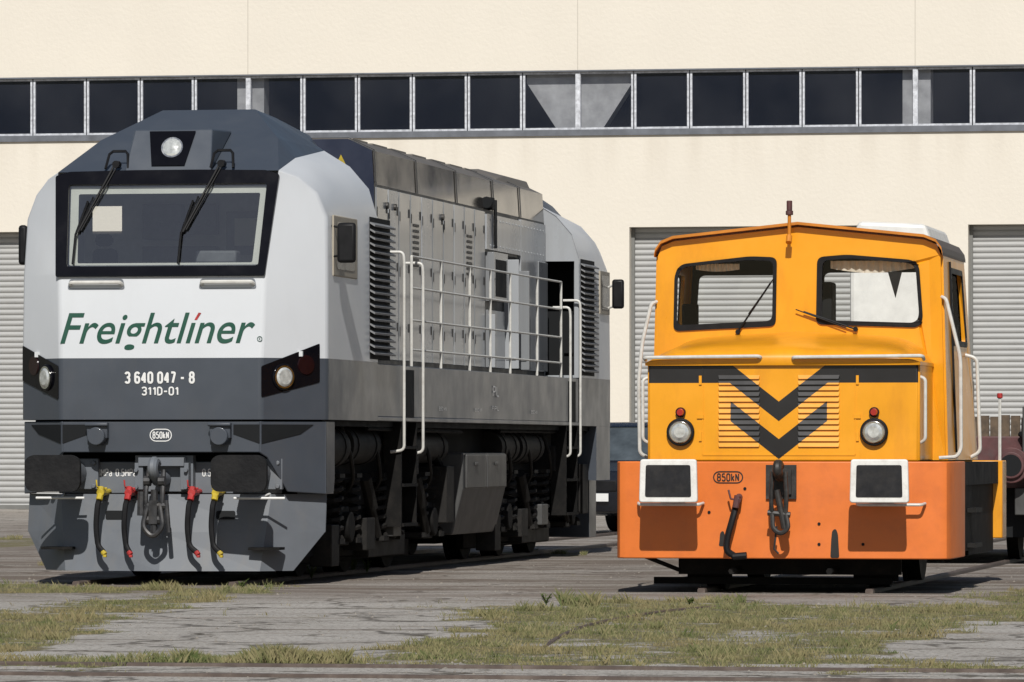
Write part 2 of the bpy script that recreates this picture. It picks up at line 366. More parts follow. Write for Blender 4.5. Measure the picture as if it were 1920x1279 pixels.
gm_=bpy.data.materials.new('grass_blades'); gm_.use_nodes=True; nt=gm_.node_tree; N=nt.nodes; L=nt.links; b=N['Principled BSDF']
geo=N.new('ShaderNodeNewGeometry')
c=MX(MR(NZ(6,5,geo.outputs['Position']),.38,.62),(.070,.098,.028),(.25,.22,.115))
c=MX(MR(NZ(.7,4,geo.outputs['Position']),.42,.62,0,.7),c,(.23,.185,.095))
L.new(c,b.inputs['Base Color']); b.inputs['Roughness'].default_value=.8; b.inputs['Specular IOR Level'].default_value=.2
bv=[];bf=[]
def blade(x,y,h,w_=.003):
    a=random.uniform(0,math.pi); l=random.uniform(-.7,.7)*h; l2=random.uniform(-.5,.5)*h
    o=len(bv); cx,sx=math.cos(a)*w_,math.sin(a)*w_
    bv.extend([(x-cx,y-sx,0),(x+cx,y+sx,0),(x+l*.4+cx*.7,y+l2*.4+sx*.7,h*.6),(x+l,y+l2,h)])
    bf.extend([(o,o+1,o+2),(o,o+2,o+3)])
cnt=0
while cnt<88000:
    y=random.uniform(29,56); X=y*960/10400+.3
    x=random.uniform(-X,X); q=gmask(x,y)
    if q<.45:
        if random.random()<.98: continue
    if random.random()>q*q*1.3: continue
    if nz(x,y,6,12)<-.2: continue
    hh=(.010+.080*max(0,nz(x,y,2.6,55)+.04))*random.uniform(.5,1.5)
    for k in range(3): blade(x+random.gauss(0,.02),y+random.gauss(0,.02),hh*random.uniform(.6,1.2))
    cnt+=3
for (xa,ya,xb,yb,n,h) in [(-3.3,33.3,-.95,32.9,2800,.045),(-2.0,33.1,-.98,32.95,3400,.07),(-.9,32.95,3.3,32.15,1600,.025),(-5.2,61,-3.9,60,900,.05),(0,69,.9,67,900,.05),(-7.6,79,-6.3,78,700,.06),(1.2,46.5,2.0,46.0,700,.06),(.35,45.5,.75,44.8,500,.10),(-3.4,50.5,-2.3,50.2,800,.06)]:
    for i in range(n):
        t=random.random(); x=xa+(xb-xa)*t; y=ya+(yb-ya)*t
        if nz(x,y,1.5,8)<-.05: continue
        blade(x,y+random.gauss(0,.12),h*random.uniform(.4,1.3)*(1+nz(x,y,3,2)))
me=bpy.data.meshes.new('grass'); me.from_pydata(bv,[],bf); me.materials.append(gm_); o=bpy.data.objects.new('grass',me); COL.objects.link(o)
o['kind']='stuff'; o['label']='short dry grass growing between concrete slabs'; o['category']='grass'
gv=[];gf=[]
for i in range(3500):
    y=random.uniform(30,62); X=y*960/10400+.3; x=random.uniform(-X,X)
    if nz(x,y,1.1,90)<.0 and random.random()<.85: continue
    s_=random.choice((.005,.006,.008,.010,.016))*random.uniform(.7,1.2); o_=len(gv); a=random.uniform(0,6.3)
    for k in range(4): gv.append((x+math.cos(a+k*1.57)*s_*random.uniform(.7,1.3),y+math.sin(a+k*1.57)*s_*random.uniform(.7,1.3),0))
    gv.append((x+random.uniform(-.3,.3)*s_,y+random.uniform(-.3,.3)*s_,s_*random.uniform(.5,.9)))
    gf+=[(o_+k,o_+(k+1)%4,o_+4) for k in range(4)]
me=bpy.data.meshes.new('gravel'); me.from_pydata(gv,[],gf); me.materials.append(mat('chippings',(.26,.235,.20),.9,var=.6,scale=5)); o=bpy.data.objects.new('gravel',me); COL.objects.link(o)
o['kind']='stuff'; o['label']='scattered loose stone chippings on the yard surface'; o['category']='gravel'

def rail(p0,p1,label,k=1.0):
    p0=Vector(p0);p1=Vector(p1); Ln=(p1-p0).length
    e=MB(); prof=[(-.05,-.03),(-.034,.0),(-.034,.018*k),(-.026,.026*k),(.026,.026*k),(.034,.018*k),(.034,.0),(.05,-.03)]
    e.prism(prof,lambda a,z,dd:(dd,a,z),0,Ln)
    o=e.make('railway_rail',None,M_railst,smooth=0); o.location=p0; o.rotation_euler=(0,0,math.atan2(p1.y-p0.y,p1.x-p0.x))
    o['label']=label; o['category']='rail'; o['group']='rails set in the yard'
ta=math.tan(R(11))
for Yr in (32.30,30.85): rail((-9,Yr+9*ta,0),(9,Yr-9*ta,0),'rusty steel rail set across the concrete yard',.8)
def trk(X0,Y0,x,y0,y1):
    f=lambda y:(X0+x*math.cos(TH)+y*math.sin(TH),Y0-x*math.sin(TH)+y*math.cos(TH),0)
    return f(y0),f(y1)
LX,LY=-3.31,52.0; SX,SY=2.385,49.0
for x in (-.75,.75):
    rail(*trk(LX,LY,x,-.2,58),'rusty rail under the grey diesel locomotive',1.6)
    rail(*trk(SX,SY,x,.2,58),'rusty rail under the orange shunter',1.6)
e=MB(); e.tube([(.17,35.2,-.004),(.34,38.0,.004),(.6,40.5,.006),(1.2,43.6,.004),(1.9,45.6,-.004)],.017,8,smooth=1.0)
o=e.make('buried_cable',None,M_railst); o['label']='old dark cable half buried in dry grass'; o['category']='cable'

gw=mat('weed_leaf',(.10,.14,.03),.7,var=.4,scale=20)
for (x,y,h) in [(-1.63,57.0,.26),(-1.72,57.3,.18),(-2.2,54.4,.22),(-1.98,54.8,.15),(-2.45,50.4,.09),(.28,45.5,.10),(1.45,45.2,.08),(-1.5,57.4,.15)]:
    e=MB()
    for k in range(13):
        a=random.uniform(0,6.28); l=h*random.uniform(.5,1); tx,ty=math.cos(a)*l*.5,math.sin(a)*l*.5
        e.tube([(0,0,0),(tx*.4,ty*.4,l*.6),(tx,ty,l)],.003,4)
        for j in range(7):
            t=random.uniform(.2,1); p=Vector((tx*t,ty*t,l*t)); q=Vector((random.uniform(-1,1),random.uniform(-1,1),random.uniform(-.2,.8)))*.025
            s_=Vector((-q.y,q.x,0))*.35
            e.add([p,p+q*.5+s_,p+q,p+q*.5-s_],[(0,1,2,3)])
    o=e.make('weed_plant',None,gw,smooth=0,loc=(x,y,0)); o['label']='small green weed growing from a slab joint'; o['category']='plant'; o['group']='weeds in the yard'

# ------------------------------------------------------------------ depot building
BA=R(11); bd=empty('depot_building',(0,115.7,0),-BA,'long cream rendered depot hall with window band and roller doors','building')
wm=mat('cream_render',(.70,.652,.565),.9,var=.035,scale=.5,bump=.3,bscale=12,dirt=.08,dirtc=(.56,.50,.41),streak=.2,dscale=.7,spec=.2)
nt=wm.node_tree;N=nt.nodes;L=nt.links;b=N['Principled BSDF']
tc=[n for n in N if n.type=='TEX_COORD'][0]; sp=N.new('ShaderNodeSeparateXYZ'); L.new(tc.outputs['Object'],sp.inputs[0])
fr=MT('FRACT',MT('DIVIDE',MT('ADD',sp.outputs[0],-1.391+70.56+.01),7.056)); ln=MT('MULTIPLY',MT('LESS_THAN',fr,.0028),MT('GREATER_THAN',sp.outputs[2],9.0))
src=N[wm["last"]].outputs[2]
c=MX(MT('MULTIPLY',ln,.35),src,(.25,.22,.18))
gr=MT('MULTIPLY',MR(sp.outputs[2],6.6,7.9,0,1),MT('LESS_THAN',sp.outputs[2],8.0))
mpn=N.new('ShaderNodeTexNoise'); mpn.inputs['Scale'].default_value=2.2; mpm=N.new('ShaderNodeMapping'); mpm.inputs['Scale'].default_value=(1,1,.08); L.new(tc.outputs['Object'],mpm.inputs[0]); L.new(mpm.outputs[0],mpn.inputs['Vector'])
c=MX(MT('MULTIPLY',gr,MR(mpn.outputs['Fac'],.45,.7,0,.3)),c,(.47,.41,.33))
L.new(c,b.inputs['Base Color'])
SE=1.391; P6=7.056
doors=[(SE+P6*k+1.092,SE+P6*k+5.943) for k in range(-3,3)]
W0,W1=SE-P6*3,SE+P6*3
outer=[(-32,-.02)]
for a,b_ in doors: outer+=[(a,-.02),(a,5.89),(b_,5.89),(b_,-.02)]
outer+=[(32,-.02),(32,13.5),(-32,13.5)]
holes=[[(W0,7.80),(W1,7.80),(W1,9.16),(W0,9.16)]]
v,f=fill2d([outer]+holes); e=MB(); e.add([(x,0,z) for x,z in v],f)
def rev(pts,close):
    n=len(pts)
    for i in range(n if close else n-1):
        a=pts[i];c_=pts[(i+1)%n]; e.add([(a[0],0,a[1]),(c_[0],0,c_[1]),(c_[0],.35,c_[1]),(a[0],.35,a[1])],[(0,1,2,3)])
rev(holes[0],True)
for a,b_ in doors: rev([(a,0),(a,5.89),(b_,5.89),(b_,0)],False)
e.make('facade_wall',bd,wm,smooth=0)
for q in ((-32,-31.7,.01,22),(31.7,32,.01,22),(-31.7,31.7,21.7,22)):
    e=MB(); e.box(*q,0,13.5); e.make('side_wall',bd,wm,smooth=0)
e=MB(); e.box(-32.2,32.2,-.15,22.2,13.5,13.8); e.make('flat_roof',bd,M_sill,smooth=0)
md=mat('hall_dark',(.035,.042,.06),.9)
e=MB(); e.box(-31.6,31.6,9.8,10,0,13.4); e.make('hall_back_wall',bd,md,smooth=0)
e=MB(); e.box(-31.6,31.6,.36,9.7,10.2,10.4); e.make('hall_ceiling',bd,md,smooth=0)
for i,(a,b_) in enumerate(doors):
    e=MB(); z=0.0; pit=.118; pr=[]
    while z<5.95:
        for t in range(6):
            s_=t/6; pr.append((.34-.034*math.sin(math.pi*s_)**.6,z+pit*s_))
        z+=pit
    vv=[];ff=[]
    for k,(yy,zz) in enumerate(pr): vv+=[(a+.06,yy,zz),(b_-.06,yy,zz)]
    for k in range(len(pr)-1): ff.append((2*k,2*k+1,2*k+3,2*k+2))
    e.add(vv,ff); ro=e.make('roller_door',bd,M_shut,smooth=60)
    e=MB(); e.box(a+.002,a+.07,.24,.31,0,5.88); e.box(b_-.07,b_-.002,.24,.31,0,5.88); e.box(a+.07,b_-.07,.24,.31,0,.09,0)
    e.make('door_frame',ro,M_dframe,smooth=0)
hw=1.176/2
def fr_(e,x0,x1,z0,z1,t,y0,y1):
    e.box(x0,x0+t,y0,y1,z0,z1); e.box(x1-t,x1,y0,y1,z0,z1); e.box(x0+t,x1-t,y0,y1,z0,z0+t); e.box(x0+t,x1-t,y0,y1,z1-t,z1)
e=MB(); fr_(e,-hw+.012,hw-.012,7.93,9.13,.042,.05,.12)
win0=e.make('window_frame',bd,M_wf,smooth=0)
p=MB(); p.add([(-hw+.05,.1,7.97),(hw-.05,.1,7.97),(hw-.05,.1,9.09),(-hw+.05,.1,9.09)],[(0,1,2,3)])
pane0=p.make('window_pane',win0,M_bglass,smooth=0)
first=True
for k in range(36):
    s_=W0+1.176*(k+.5)
    if first: win0.location=(s_,0,0); first=False
    else:
        o=win0.copy(); o.parent=bd; o.location=(s_,0,0); COL.objects.link(o)
        q=pane0.copy(); q.parent=o; COL.objects.link(q)
e=MB(); e.box(W0,W1,-.05,.2,7.80,7.925); e.make('window_sill',bd,M_sill,smooth=0)
e=MB(); e.box(W0,W1,-.03,.2,9.135,9.165); e.make('window_head',bd,M_sill,smooth=0)
for k in range(-2,3):
    s_=SE+P6*k; e=MB()
    if k==0: pl=[(-.42,7.0),(.42,7.0),(.42,7.85),(1.12,8.92),(1.12,9.35),(-1.12,9.35),(-1.12,8.92),(-.42,7.85)]
    else: pl=[(-.29,7.0),(.29,7.0),(.29,9.35),(-.29,9.35)]
    e.prism(pl,lambda a,z,dd:(a+s_,dd,z),.25,.7); e.make('concrete_column',bd,M_conc,smooth=0)
    e=MB(); e.box(s_-.05,s_+.05,.02,.15,7.93,9.13); e.make('window_post',bd,M_wf,smooth=0)

# ================================================================== LOCOMOTIVE
lo=empty('diesel_locomotive',(LX,LY,0),-TH,'large light and dark grey diesel freight locomotive on yard track','locomotive')
TL=17.55
def yfr(z):
    if z<=2.134: return .05
    if z<=2.92: return .05+.05*(z-2.134)/.786
    return .10+(z-2.92)*.255
def wfr(z):
    if z<=2.134: return .97
    if z<=2.92: return .97+.03*(z-2.134)/.786
    return 1.0+.07*(z-2.92)/.98
Z=[1.557,2.134,2.92,3.48,3.7,3.83,3.9]
F=[(wfr(z),yfr(z),z) for z in Z]
A=[(1.49,.6,Z[0]),(1.49,.6,Z[1]),(1.485,.62,Z[2]),(1.465,.68,3.47),(1.37,.66,3.70),(1.22,.53,3.84),F[6]]
B_=[(1.49,1.3,Z[0]),(1.49,1.3,Z[1]),(1.488,1.3,Z[2]),(1.485,1.3,3.52),(1.41,1.28,3.80),(1.23,1.25,4.0),(1.04,1.2,4.06)]
C=[(1.49,2.9,Z[0]),(1.49,2.9,Z[1]),(1.488,2.9,Z[2]),(1.485,2.9,3.56),(1.40,2.9,3.84),(1.21,2.9,4.06),(.95,2.9,4.22)]
def cab(rear):
    Y=(lambda y:TL-y) if rear else (lambda y:y)
    par=lo
    e=MB()
    for sx in (-1,1):
        cols=[F,A,B_,C]
        for ci in range(3):
            for r in range(6):
                q=[cols[ci][r],cols[ci+1][r],cols[ci+1][r+1],cols[ci][r+1]]
                if ci==0 and r==5: q=q[:3]
                q=[(sx*a,Y(b),c) for a,b,c in q]
                e.add(q,[tuple(range(len(q)))],1 if r==0 else 0)
    for r in (0,1):
        a,b=F[r],F[r+1]
        e.add([(-a[0],Y(a[1]),a[2]),(a[0],Y(a[1]),a[2]),(b[0],Y(b[1]),b[2]),(-b[0],Y(b[1]),b[2])],[(0,1,2,3)],1 if r==0 else 0)
    bm_=e.make('cab_shell',par,[M_white,M_grey],smooth=30)
    me=bm_.data; bm=bmesh.new(); bm.from_mesh(me); bmesh.ops.remove_doubles(bm,verts=bm.verts,dist=.002); bmesh.ops.recalc_face_normals(bm,faces=bm.faces); bm.to_mesh(me); bm.free(); me.shade_smooth(); me.set_sharp_from_angle(angle=R(28))
    q=bm_.modifiers.new('bevel','BEVEL'); q.width=.03; q.segments=3; q.limit_method='ANGLE'; q.angle_limit=R(30)
    e=MB()
    RRx,Mx=.46,.87
    def V(x,y,z): return (x,Y(y),z)
    e.add([V(-1.07,.35,3.9),V(1.07,.35,3.9),V(Mx,1.2,4.25),V(RRx,2.0,4.58),V(-RRx,2.0,4.58),V(-Mx,1.2,4.25)],[(0,1,2,3,4,5)])
    for sx in (-1,1):
        e.add([V(sx*1.07,.35,3.9),V(sx*1.04,1.2,4.06),V(sx*.95,2.9,4.22),V(sx*Mx,1.2,4.25),V(sx*RRx,2.0,4.58),V(sx*RRx,2.9,4.55)],
              [(0,1,3),(1,2,3),(3,2,4),(4,2,5)])
    e.add([V(-RRx,2.0,4.58),V(RRx,2.0,4.58),V(RRx,2.9,4.55),V(-RRx,2.9,4.55)],[(0,1,2,3)])
    for sx in (-1,1):
        e.add([V(sx*RRx,2.9,4.55),V(sx*RRx*.85,4.75,4.48),V(sx*.62,4.75,4.2),V(sx*.7,2.9,4.2),V(sx*.7,2.9,2.13),V(sx*.62,4.75,2.13)],[(0,1,2,3),(3,2,5,4)])
    e.add([V(-RRx,2.9,4.55),V(RRx,2.9,4.55),V(RRx*.85,4.75,4.48),V(-RRx*.85,4.75,4.48)],[(0,1,2,3)])
    e.make('cab_roof',par,M_roofg,smooth=0)
    pts=[(1.485,2.13),(1.485,3.56),(1.40,3.84),(1.21,4.06),(.95,4.21),(.46,4.54)]
    loop=pts+[(-a,z) for a,z in pts[::-1]]
    hl=[[(-1.40,3.42),(-1.10,3.42),(-1.10,3.69),(-1.40,3.69)]]
    if rear:
        hl=[[(1.08,2.16),(1.43,2.16),(1.43,3.52),(1.08,3.52)]]
        plate('rear_windshield',par,M_gblack,[[(-1.02,2.9),(1.0,2.9),(1.085,3.88),(-1.085,3.88)]],lambda x,z:V(x,yfr(z),z))
        ee=MB(); ee.box(-1.3,1.4,Y(2.2)-.03,Y(2.2),2.1,3.7); ee.make('doorway_blocker',par,M_intd)  # dark plane added to keep the lit wall out of the doorway view
    plate('cab_back_wall',par,M_int if not rear else M_silver2,[loop]+hl,lambda x,z:V(x,2.89,z))
    return Y
cab(False); cab(True)
e=MB()
pv=[(-.42,.335,3.905),(.42,.335,3.905),(.38,.57,4.31),(-.38,.57,4.31),(-.38,1.36,4.335),(.38,1.36,4.335)]
e.add(pv,[(0,1,2,3),(3,2,5,4),(1,5,2),(0,3,4)])
pod=e.make('roof_lamp_housing',lo,M_roofg,smooth=0,bevel=.015)
def podf(x,z,off=.012):
    t=(z-3.905)/.405; return (x,.335+.235*t-off,z+off*.4)
plate('lamp_recess',pod,M_gblack,[[(-.16,3.95),(.16,3.95),(.225,4.285),(-.225,4.285)]],lambda x,z:podf(x,z,.015))
e=MB(); e.cyl(podf(0.02,4.12,-.02),podf(.02,4.12,.03),.105,24); e.make('roof_headlight',pod,M_chrome)
e=MB(); e.cyl(podf(0.02,4.12,.03),podf(.02,4.12,.045),.09,24,r2=.06); e.make('headlight_lens',pod,M_lens)
for x in (-.5,.52):
    e=MB(); e.tube([(x-.11,.36,3.93),(x-.09,.43,4.07),(x-.06,.46,4.1),(x+.06,.46,4.1),(x+.09,.43,4.07),(x+.11,.36,3.93)],.014,6)
    e.make('wiper_mount_trim',lo,M_black)
def wf(off): return lambda x,z:(x,yfr(z)-off,z)
o_=[(-1.02,2.9),(1.0,2.9),(1.085,3.86),(.95,3.90),(.3,3.91),(-.3,3.91),(-.95,3.90),(-1.085,3.86)]
i_=rpoly([(-.92,2.995),(.93,2.995),(.97,3.775),(-.95,3.775)],.03)
ws=plate('windshield_frame',lo,M_gblack,[rpoly(o_,.02),i_],wf(.012),solid=.03)
plate('windshield_glass',ws,M_glassf,[i_],wf(.004))
i2=rpoly([(-.83,3.03),(.86,3.03),(.90,3.69),(-.86,3.69)],.02)
plate('windshield_inner_trim',ws,M_cream,[rpoly([(-.91,3.01),(.925,3.01),(.965,3.755),(-.94,3.755)],.02),i2],wf(-.03))
e=MB(); e.box(-1.3,1.3,.35,2.8,2.15,2.2); e.make('cab_floor',lo,M_int)
e=MB(); e.box(-.9,1.0,.4,.85,2.3,3.04); e.box(.2,.6,.6,.8,3.04,3.16); e.make('driver_console',lo,M_intm,bevel=.02)
e=MB(); e.box(-1.05,-.80,1.5,1.62,2.7,3.22); e.box(-1.02,-.84,1.48,1.6,3.24,3.36); e.make('driver_seat',lo,M_intd,bevel=.05)
e=MB()
for (a,b,z0,z1) in [(-.85,-.45,3.35,3.7),(-.40,-.1,3.4,3.7),(.0,.45,3.2,3.62),(-.85,-.1,2.9,3.28)]: e.box(a,b,2.72,2.86,z0,z1)
for k in range(7): e.box(-.8+.1*k,-.76+.1*k,2.70,2.72,3.48,3.52); e.box(-.78+.1*k,-.76+.1*k,2.70,2.72,3.05,3.15)
e.make('control_cabinet',lo,mat('cabinet_grey',(.15,.16,.17),.5,var=.4),bevel=.01)
e=MB(); e.box(.1,.38,2.66,2.68,3.28,3.55); e.make('notice_sheet',lo,M_cream,smooth=0)
for x in (-.5,.52):
    e=MB(); yo=.035
    def P(xx,z): return (xx,yfr(z)-yo,z)
    e.tube([P(x,4.0),P(x-.03,3.93),P(x-.33,3.32)],.012,6); e.tube([P(x+.03,4.0),P(x+.0,3.93),P(x-.30,3.34)],.008,6)
    e.tube([P(x-.25,3.62),P(x-.35,3.3),P(x-.36,3.02)],.011,6); e.cyl((x,yfr(3.95)-.05,3.97),(x,yfr(3.95)+.05,3.97),.035,10)
    e.tube([P(x-.33,3.32),P(x-.2,3.66)],.008,6)
    e.make('wiper',lo,M_black)
for x in (-.63,.64):
    e=MB(); z=2.845; y=yfr(z)
    e.tube([(x-.25,y,z-.02),(x-.24,y-.05,z),(x+.24,y-.05,z),(x+.25,y,z-.02)],.019,8,smooth=.03)
    ho=e.make('front_handhold',lo,M_rail)
    plate('handhold_recess',ho,M_plow,[rpoly([(x-.28,z-.065),(x+.28,z-.065),(x+.26,z+.035),(x-.26,z+.035)],.03),rpoly([(x-.265,z-.055),(x+.265,z-.055),(x+.245,z+.025),(x-.245,z+.025)],.03)],wf(.004))
def ff(x,z): return (x,yfr(z)-.005,z)
text('company_lettering',lo,M_green,'Freightl\u0131ner',-.97,.91,2.275,.285,ff,shear=.3,bold=.005)
plate('lettering_accent',lo,M_red,[[(.325,2.492),(.35,2.492),(.39,2.555),(.365,2.56)]],lambda x,z:(x,yfr(z)-.006,z))
plate('registered_ring',lo,M_green,[[(.955+.026*math.cos(a*.5),2.31+.026*math.sin(a*.5)) for a in range(12)],[(.955+.02*math.cos(a*.5),2.31+.02*math.sin(a*.5)) for a in range(12)]],ff)
text('registered_letter',lo,M_green,'R',.947,.963,2.299,.022,ff)
stext('unit_number',lo,M_wtext,'3 640 047 - 8',-.345,.335,1.892,.115,ff,.090,.36)
stext('class_number',lo,M_wtext,'311D-01',-.18,.18,1.782,.083,ff,.085)
a0=Vector((.97,.05)); a1=Vector((1.49,.6)); nn=Vector(((a1-a0).y,-(a1-a0).x)).normalized()
for sx in (-1,1):
    def ch(t,z,off=.006,sx=sx):
        p=a0+(a1-a0)*t+nn*off; return (sx*p.x,p.y,z)
    pl=[(0.0,1.765),(.0,2.055),(.87,2.275),(.87,1.91)] if sx>0 else [(0.03,1.745),(.03,2.06),(.97,2.265),(.97,1.93)]
    hl=plate('headlight_cluster',lo,M_gblack,[rpoly(pl,.02)],ch,solid=.006)
    e=MB(); e.cyl(ch(.32,1.955,0),ch(.32,1.955,.03),.125,28); e.make('headlight_rim',hl,M_gblack,bevel=.008)
    e=MB(); e.cyl(ch(.32,1.955,.02),ch(.32,1.955,.036),.108,28); e.make('headlight_reflector',hl,M_chrome)
    e=MB(); e.cyl(ch(.32,1.955,.03),ch(.32,1.955,.05),.098,28,r2=.07); e.make('headlight_lens',hl,M_lens)
    e=MB(); e.cyl(ch(.66,2.07,0),ch(.66,2.07,.02),.1,24,r2=.09); e.make('tail_light',hl,M_dredl)
e=MB()
def fl(x,z,dd): return (x,.075+dd,z)
e.prism([(-.965,1.25),(.965,1.25),(.965,1.54),(-.965,1.54)],fl,0,.03)
for sx in (-1,1):
    def chd(t,z,dd,sx=sx):
        p=a0+(a1-a0)*t-nn*(.02+dd); return (sx*p.x,p.y,z)
    e.prism([(0.0,1.25),(.12,1.2),(.42,.88),(1,.855),(1,1.54),(0,1.54)],chd,0,.03)
    e.prism([(.6,.855),(.95,.855),(1.0,1.0),(1.0,1.54),(.6,1.54)],lambda y,z,dd,sx=sx:(sx*(1.47-dd),y+.0,z),0,.03)
e.make('nose_skirt',lo,M_grey,bevel=.008,smooth=0)
e=MB(); e.box(-.9,.9,.12,.4,1.5,1.555); e.box(-1.4,1.4,.75,14.65+2.1,1.5,1.556); e.box(-1.15,1.15,.8,2.0,.25,1.45); e.box(-1.0,1.0,.62,.85,.3,1.5); e.make('nose_light_block',lo,M_intd,smooth=0)  # black boxes added behind the nose to block light and darken gaps
for sx,x0,x1 in ((-1,.70,.955),(1,.70,.955)):
    plate('skirt_grille',lo,M_intd,[[(sx*x0,1.42),(sx*x1,1.33),(sx*x1,1.51),(sx*x0,1.51)]],lambda x,z:(x,.068,z))
    plate('skirt_grille',lo,M_intd,[[(.02,1.33),(.6,1.42),(.8,1.51),(.02,1.51)]],lambda t,z,sx=sx:(sx*(a0+(a1-a0)*t-nn*.013).x,(a0+(a1-a0)*t-nn*.013).y,z))
def pill(name,par,m,cx,cz,w_,h_,t,fn):
    def cap(w_,h_):
        r=h_/2; o=[]
        for i in range(9): a=-math.pi/2+math.pi*i/8; o.append((cx+w_/2-r+r*math.cos(a),cz+r*math.sin(a)))
        for i in range(9): a=math.pi/2+math.pi*i/8; o.append((cx-w_/2+r+r*math.cos(a),cz+r*math.sin(a)))
        return o
    return plate(name,par,m,[cap(w_,h_),cap(w_-2*t,h_-2*t)],fn)
pill('force_mark_outline',lo,M_wtext,0,1.41,.215,.12,.009,lambda x,z:(x,.07,z))
stext('force_mark',lo,M_wtext,'850kN',-.08,.08,1.376,.068,lambda x,z:(x,.071,z),.07,.34)
for x in (-.60,.585):
    e=MB(); e.box(x-.1,x+.1,-.0,.07,1.38,1.53); e.cyl((x,-.05,1.40),(x,.07,1.40),.085,18); e.cyl((x-.11,-.02,1.51),(x+.11,-.02,1.51),.02,8)
    e.make('cable_socket',lo,M_grey,bevel=.01)
e=MB(); e.box(-1.05,1.05,.30,.6,.86,1.16); e.make('buffer_beam',lo,M_plow,bevel=.008)
def bf_(x,z): return (x,.297,z)
for s_,x0,x1 in (('0.8MPa',-.73,-.53),('0.5MPa',-.495,-.295),('0.5MPa',.345,.545),('0.8MPa',.58,.78)):
    stext('pressure_mark',lo,M_wtext,s_,x0,x1,1.02,.075,bf_,.065,.3)
M_bface=mat('buffer_face',(.014,.014,.015),.65,var=.3,scale=5,dirt=.4,dirtc=(.028,.027,.025),dscale=5,bump=.3,bscale=25,spec=.15)
for x in (-.89,.89):
    e=MB(); e.cyl((x,.3,1.05),(x,-.2,1.05),.13,20); e.cyl((x,-.15,1.05),(x,-.5,1.05),.10,20); e.box(x-.24,x+.24,.24,.3,.9,1.19)
    for dx in (-.2,.2):
        for dz in (.93,1.15): e.cyl((x+dx,.24,dz),(x+dx,.2,dz),.022,8)
    bu=e.make('buffer',lo,M_plow,bevel=.006)
    e=MB(); P=rpoly([(x-.225,.885),(x+.225,.885),(x+.265,.94),(x+.265,1.18),(x+.2,1.225),(x-.2,1.225),(x-.265,1.18),(x-.265,.94)],.04)
    e.prism(P,lambda a,z,dd:(a,-.55+dd-.0+.25*(a-x)**2,z),0,.06); e.make('buffer_plate',bu,M_bface,bevel=.012)
e=MB(); e.box(-.28,.28,.2,.32,.88,1.22); e.box(-.22,.22,.08,.22,1.12,1.2); e.box(-.26,-.18,.1,.25,.9,1.15); e.box(.18,.26,.1,.25,.9,1.15); e.cyl((0,.3,1.0),(0,-.05,1.0),.07,12)
e.tube([(0,0,1.0),(0,-.18,1.02),(0,-.26,1.1),(0,-.2,1.17),(0,-.1,1.14)],.05,10,smooth=.08)
for dx in (-.24,.24):
    for dz in (.92,1.08): e.cyl((dx,.1,dz),(dx,.06,dz),.02,6)
e.make('coupling_hook',lo,M_plow,bevel=.01)
M_coup=mat('greasy_coupling_steel',(.045,.045,.047),.4,metal=.3,var=.5,scale=14,dirt=.5,dirtc=(.09,.08,.07),dscale=9)
e=MB()
for sx in (-.07,.07):
    e.tube([(sx,-.1,1.08),(sx*1.2,-.2,.85),(sx*.9,-.18,.62)],.024,8,smooth=.1); e.cyl((sx-.03,-.18,.62),(sx+.03,-.18,.62),.05,10); e.cyl((sx-.03,-.16,.98),(sx+.03,-.16,.98),.05,10)
e.tube([(-.12,-.18,.75),(.12,-.19,.75)],.034,8); e.tube([(0,-.18,.9),(.0,-.2,.5)],.034,8)
e.tube([(-.06,-.2,.75),(-.10,-.24,.55),(0,-.25,.45),(.10,-.24,.55),(.06,-.2,.75)],.025,8,smooth=.06); e.cyl((-.12,-.2,.88),(-.12,-.22,.66),.035,8); e.cyl((.12,-.2,.8),(.15,-.22,.5),.022,8)
e.box(-.04,.04,-.24,-.17,.58,.8)
e.make('screw_coupling',lo,M_coup)
for x,mm,dx in ((-.56,M_yel,.05),(-.29,M_red,.03),(.32,M_red,.07),(.55,M_yel,.06)):
    e=MB(); e.tube([(x,.15,.82),(x-.02,-.04,.80),(x-.035,-.06,.55),(x-.01,-.07,.37),(x+dx,-.09,.31)],.027,10,smooth=.12)
    ho=e.make('brake_hose',lo,M_black)
    e=MB(); e.cyl((x,.3,.88),(x,.05,.86),.028,10); e.cyl((x,.03,.92),(x-.01,-.03,.80),.032,10); e.cyl((x,.07,.87),(x,-.03,.87),.038,10); e.box(x-.05,x+.05,.03,.05,.90,.92)
    e.tube([(x,.05,.90),(x-.045,.02,.93),(x-.05,.02,.99)],.009,6); e.make('hose_valve',ho,mm,bevel=.005)
    e=MB(); e.cyl((x+dx-.01,-.09,.32),(x+dx+.015,-.10,.29),.026,10); e.box(x+dx-.0,x+dx+.03,-.12,-.08,.265,.29); e.make('hose_coupling_head',ho,mm,bevel=.004)
# plough: one front blade leaning forward at the foot, two swept side blades
e=MB()
rows=[(.855,[(-1.45,.72),(-1.02,.27),(0,.17),(1.02,.27),(1.45,.72)]),(.50,[(-1.45,.66),(-.98,.20),(0,.09),(.98,.20),(1.45,.66)]),(.135,[(-1.20,.40),(-.94,.13),(0,.01),(.94,.13),(1.20,.40)])]
for r in range(2):
    for i in range(4):
        za,pa=rows[r]; zb,pb=rows[r+1]
        q=[(*pa[i],za),(*pa[i+1],za),(*pb[i+1],zb),(*pb[i],zb)]
        e.add(q,[(0,1,2,3)]); e.add([(a,b+.02,c) for a,b,c in q],[(3,2,1,0)])
e.make('snow_plow',lo,M_plow,smooth=0)
for x in (-.47,.60):
    plate('plow_slot',lo,M_intd,[rpoly([(x-.09,.62),(x+.09,.62),(x+.09,.70),(x-.09,.70)],.02)],lambda a,z:(a,.09+.105*abs(a)+.08*(z-.5)/.355-.012,z))
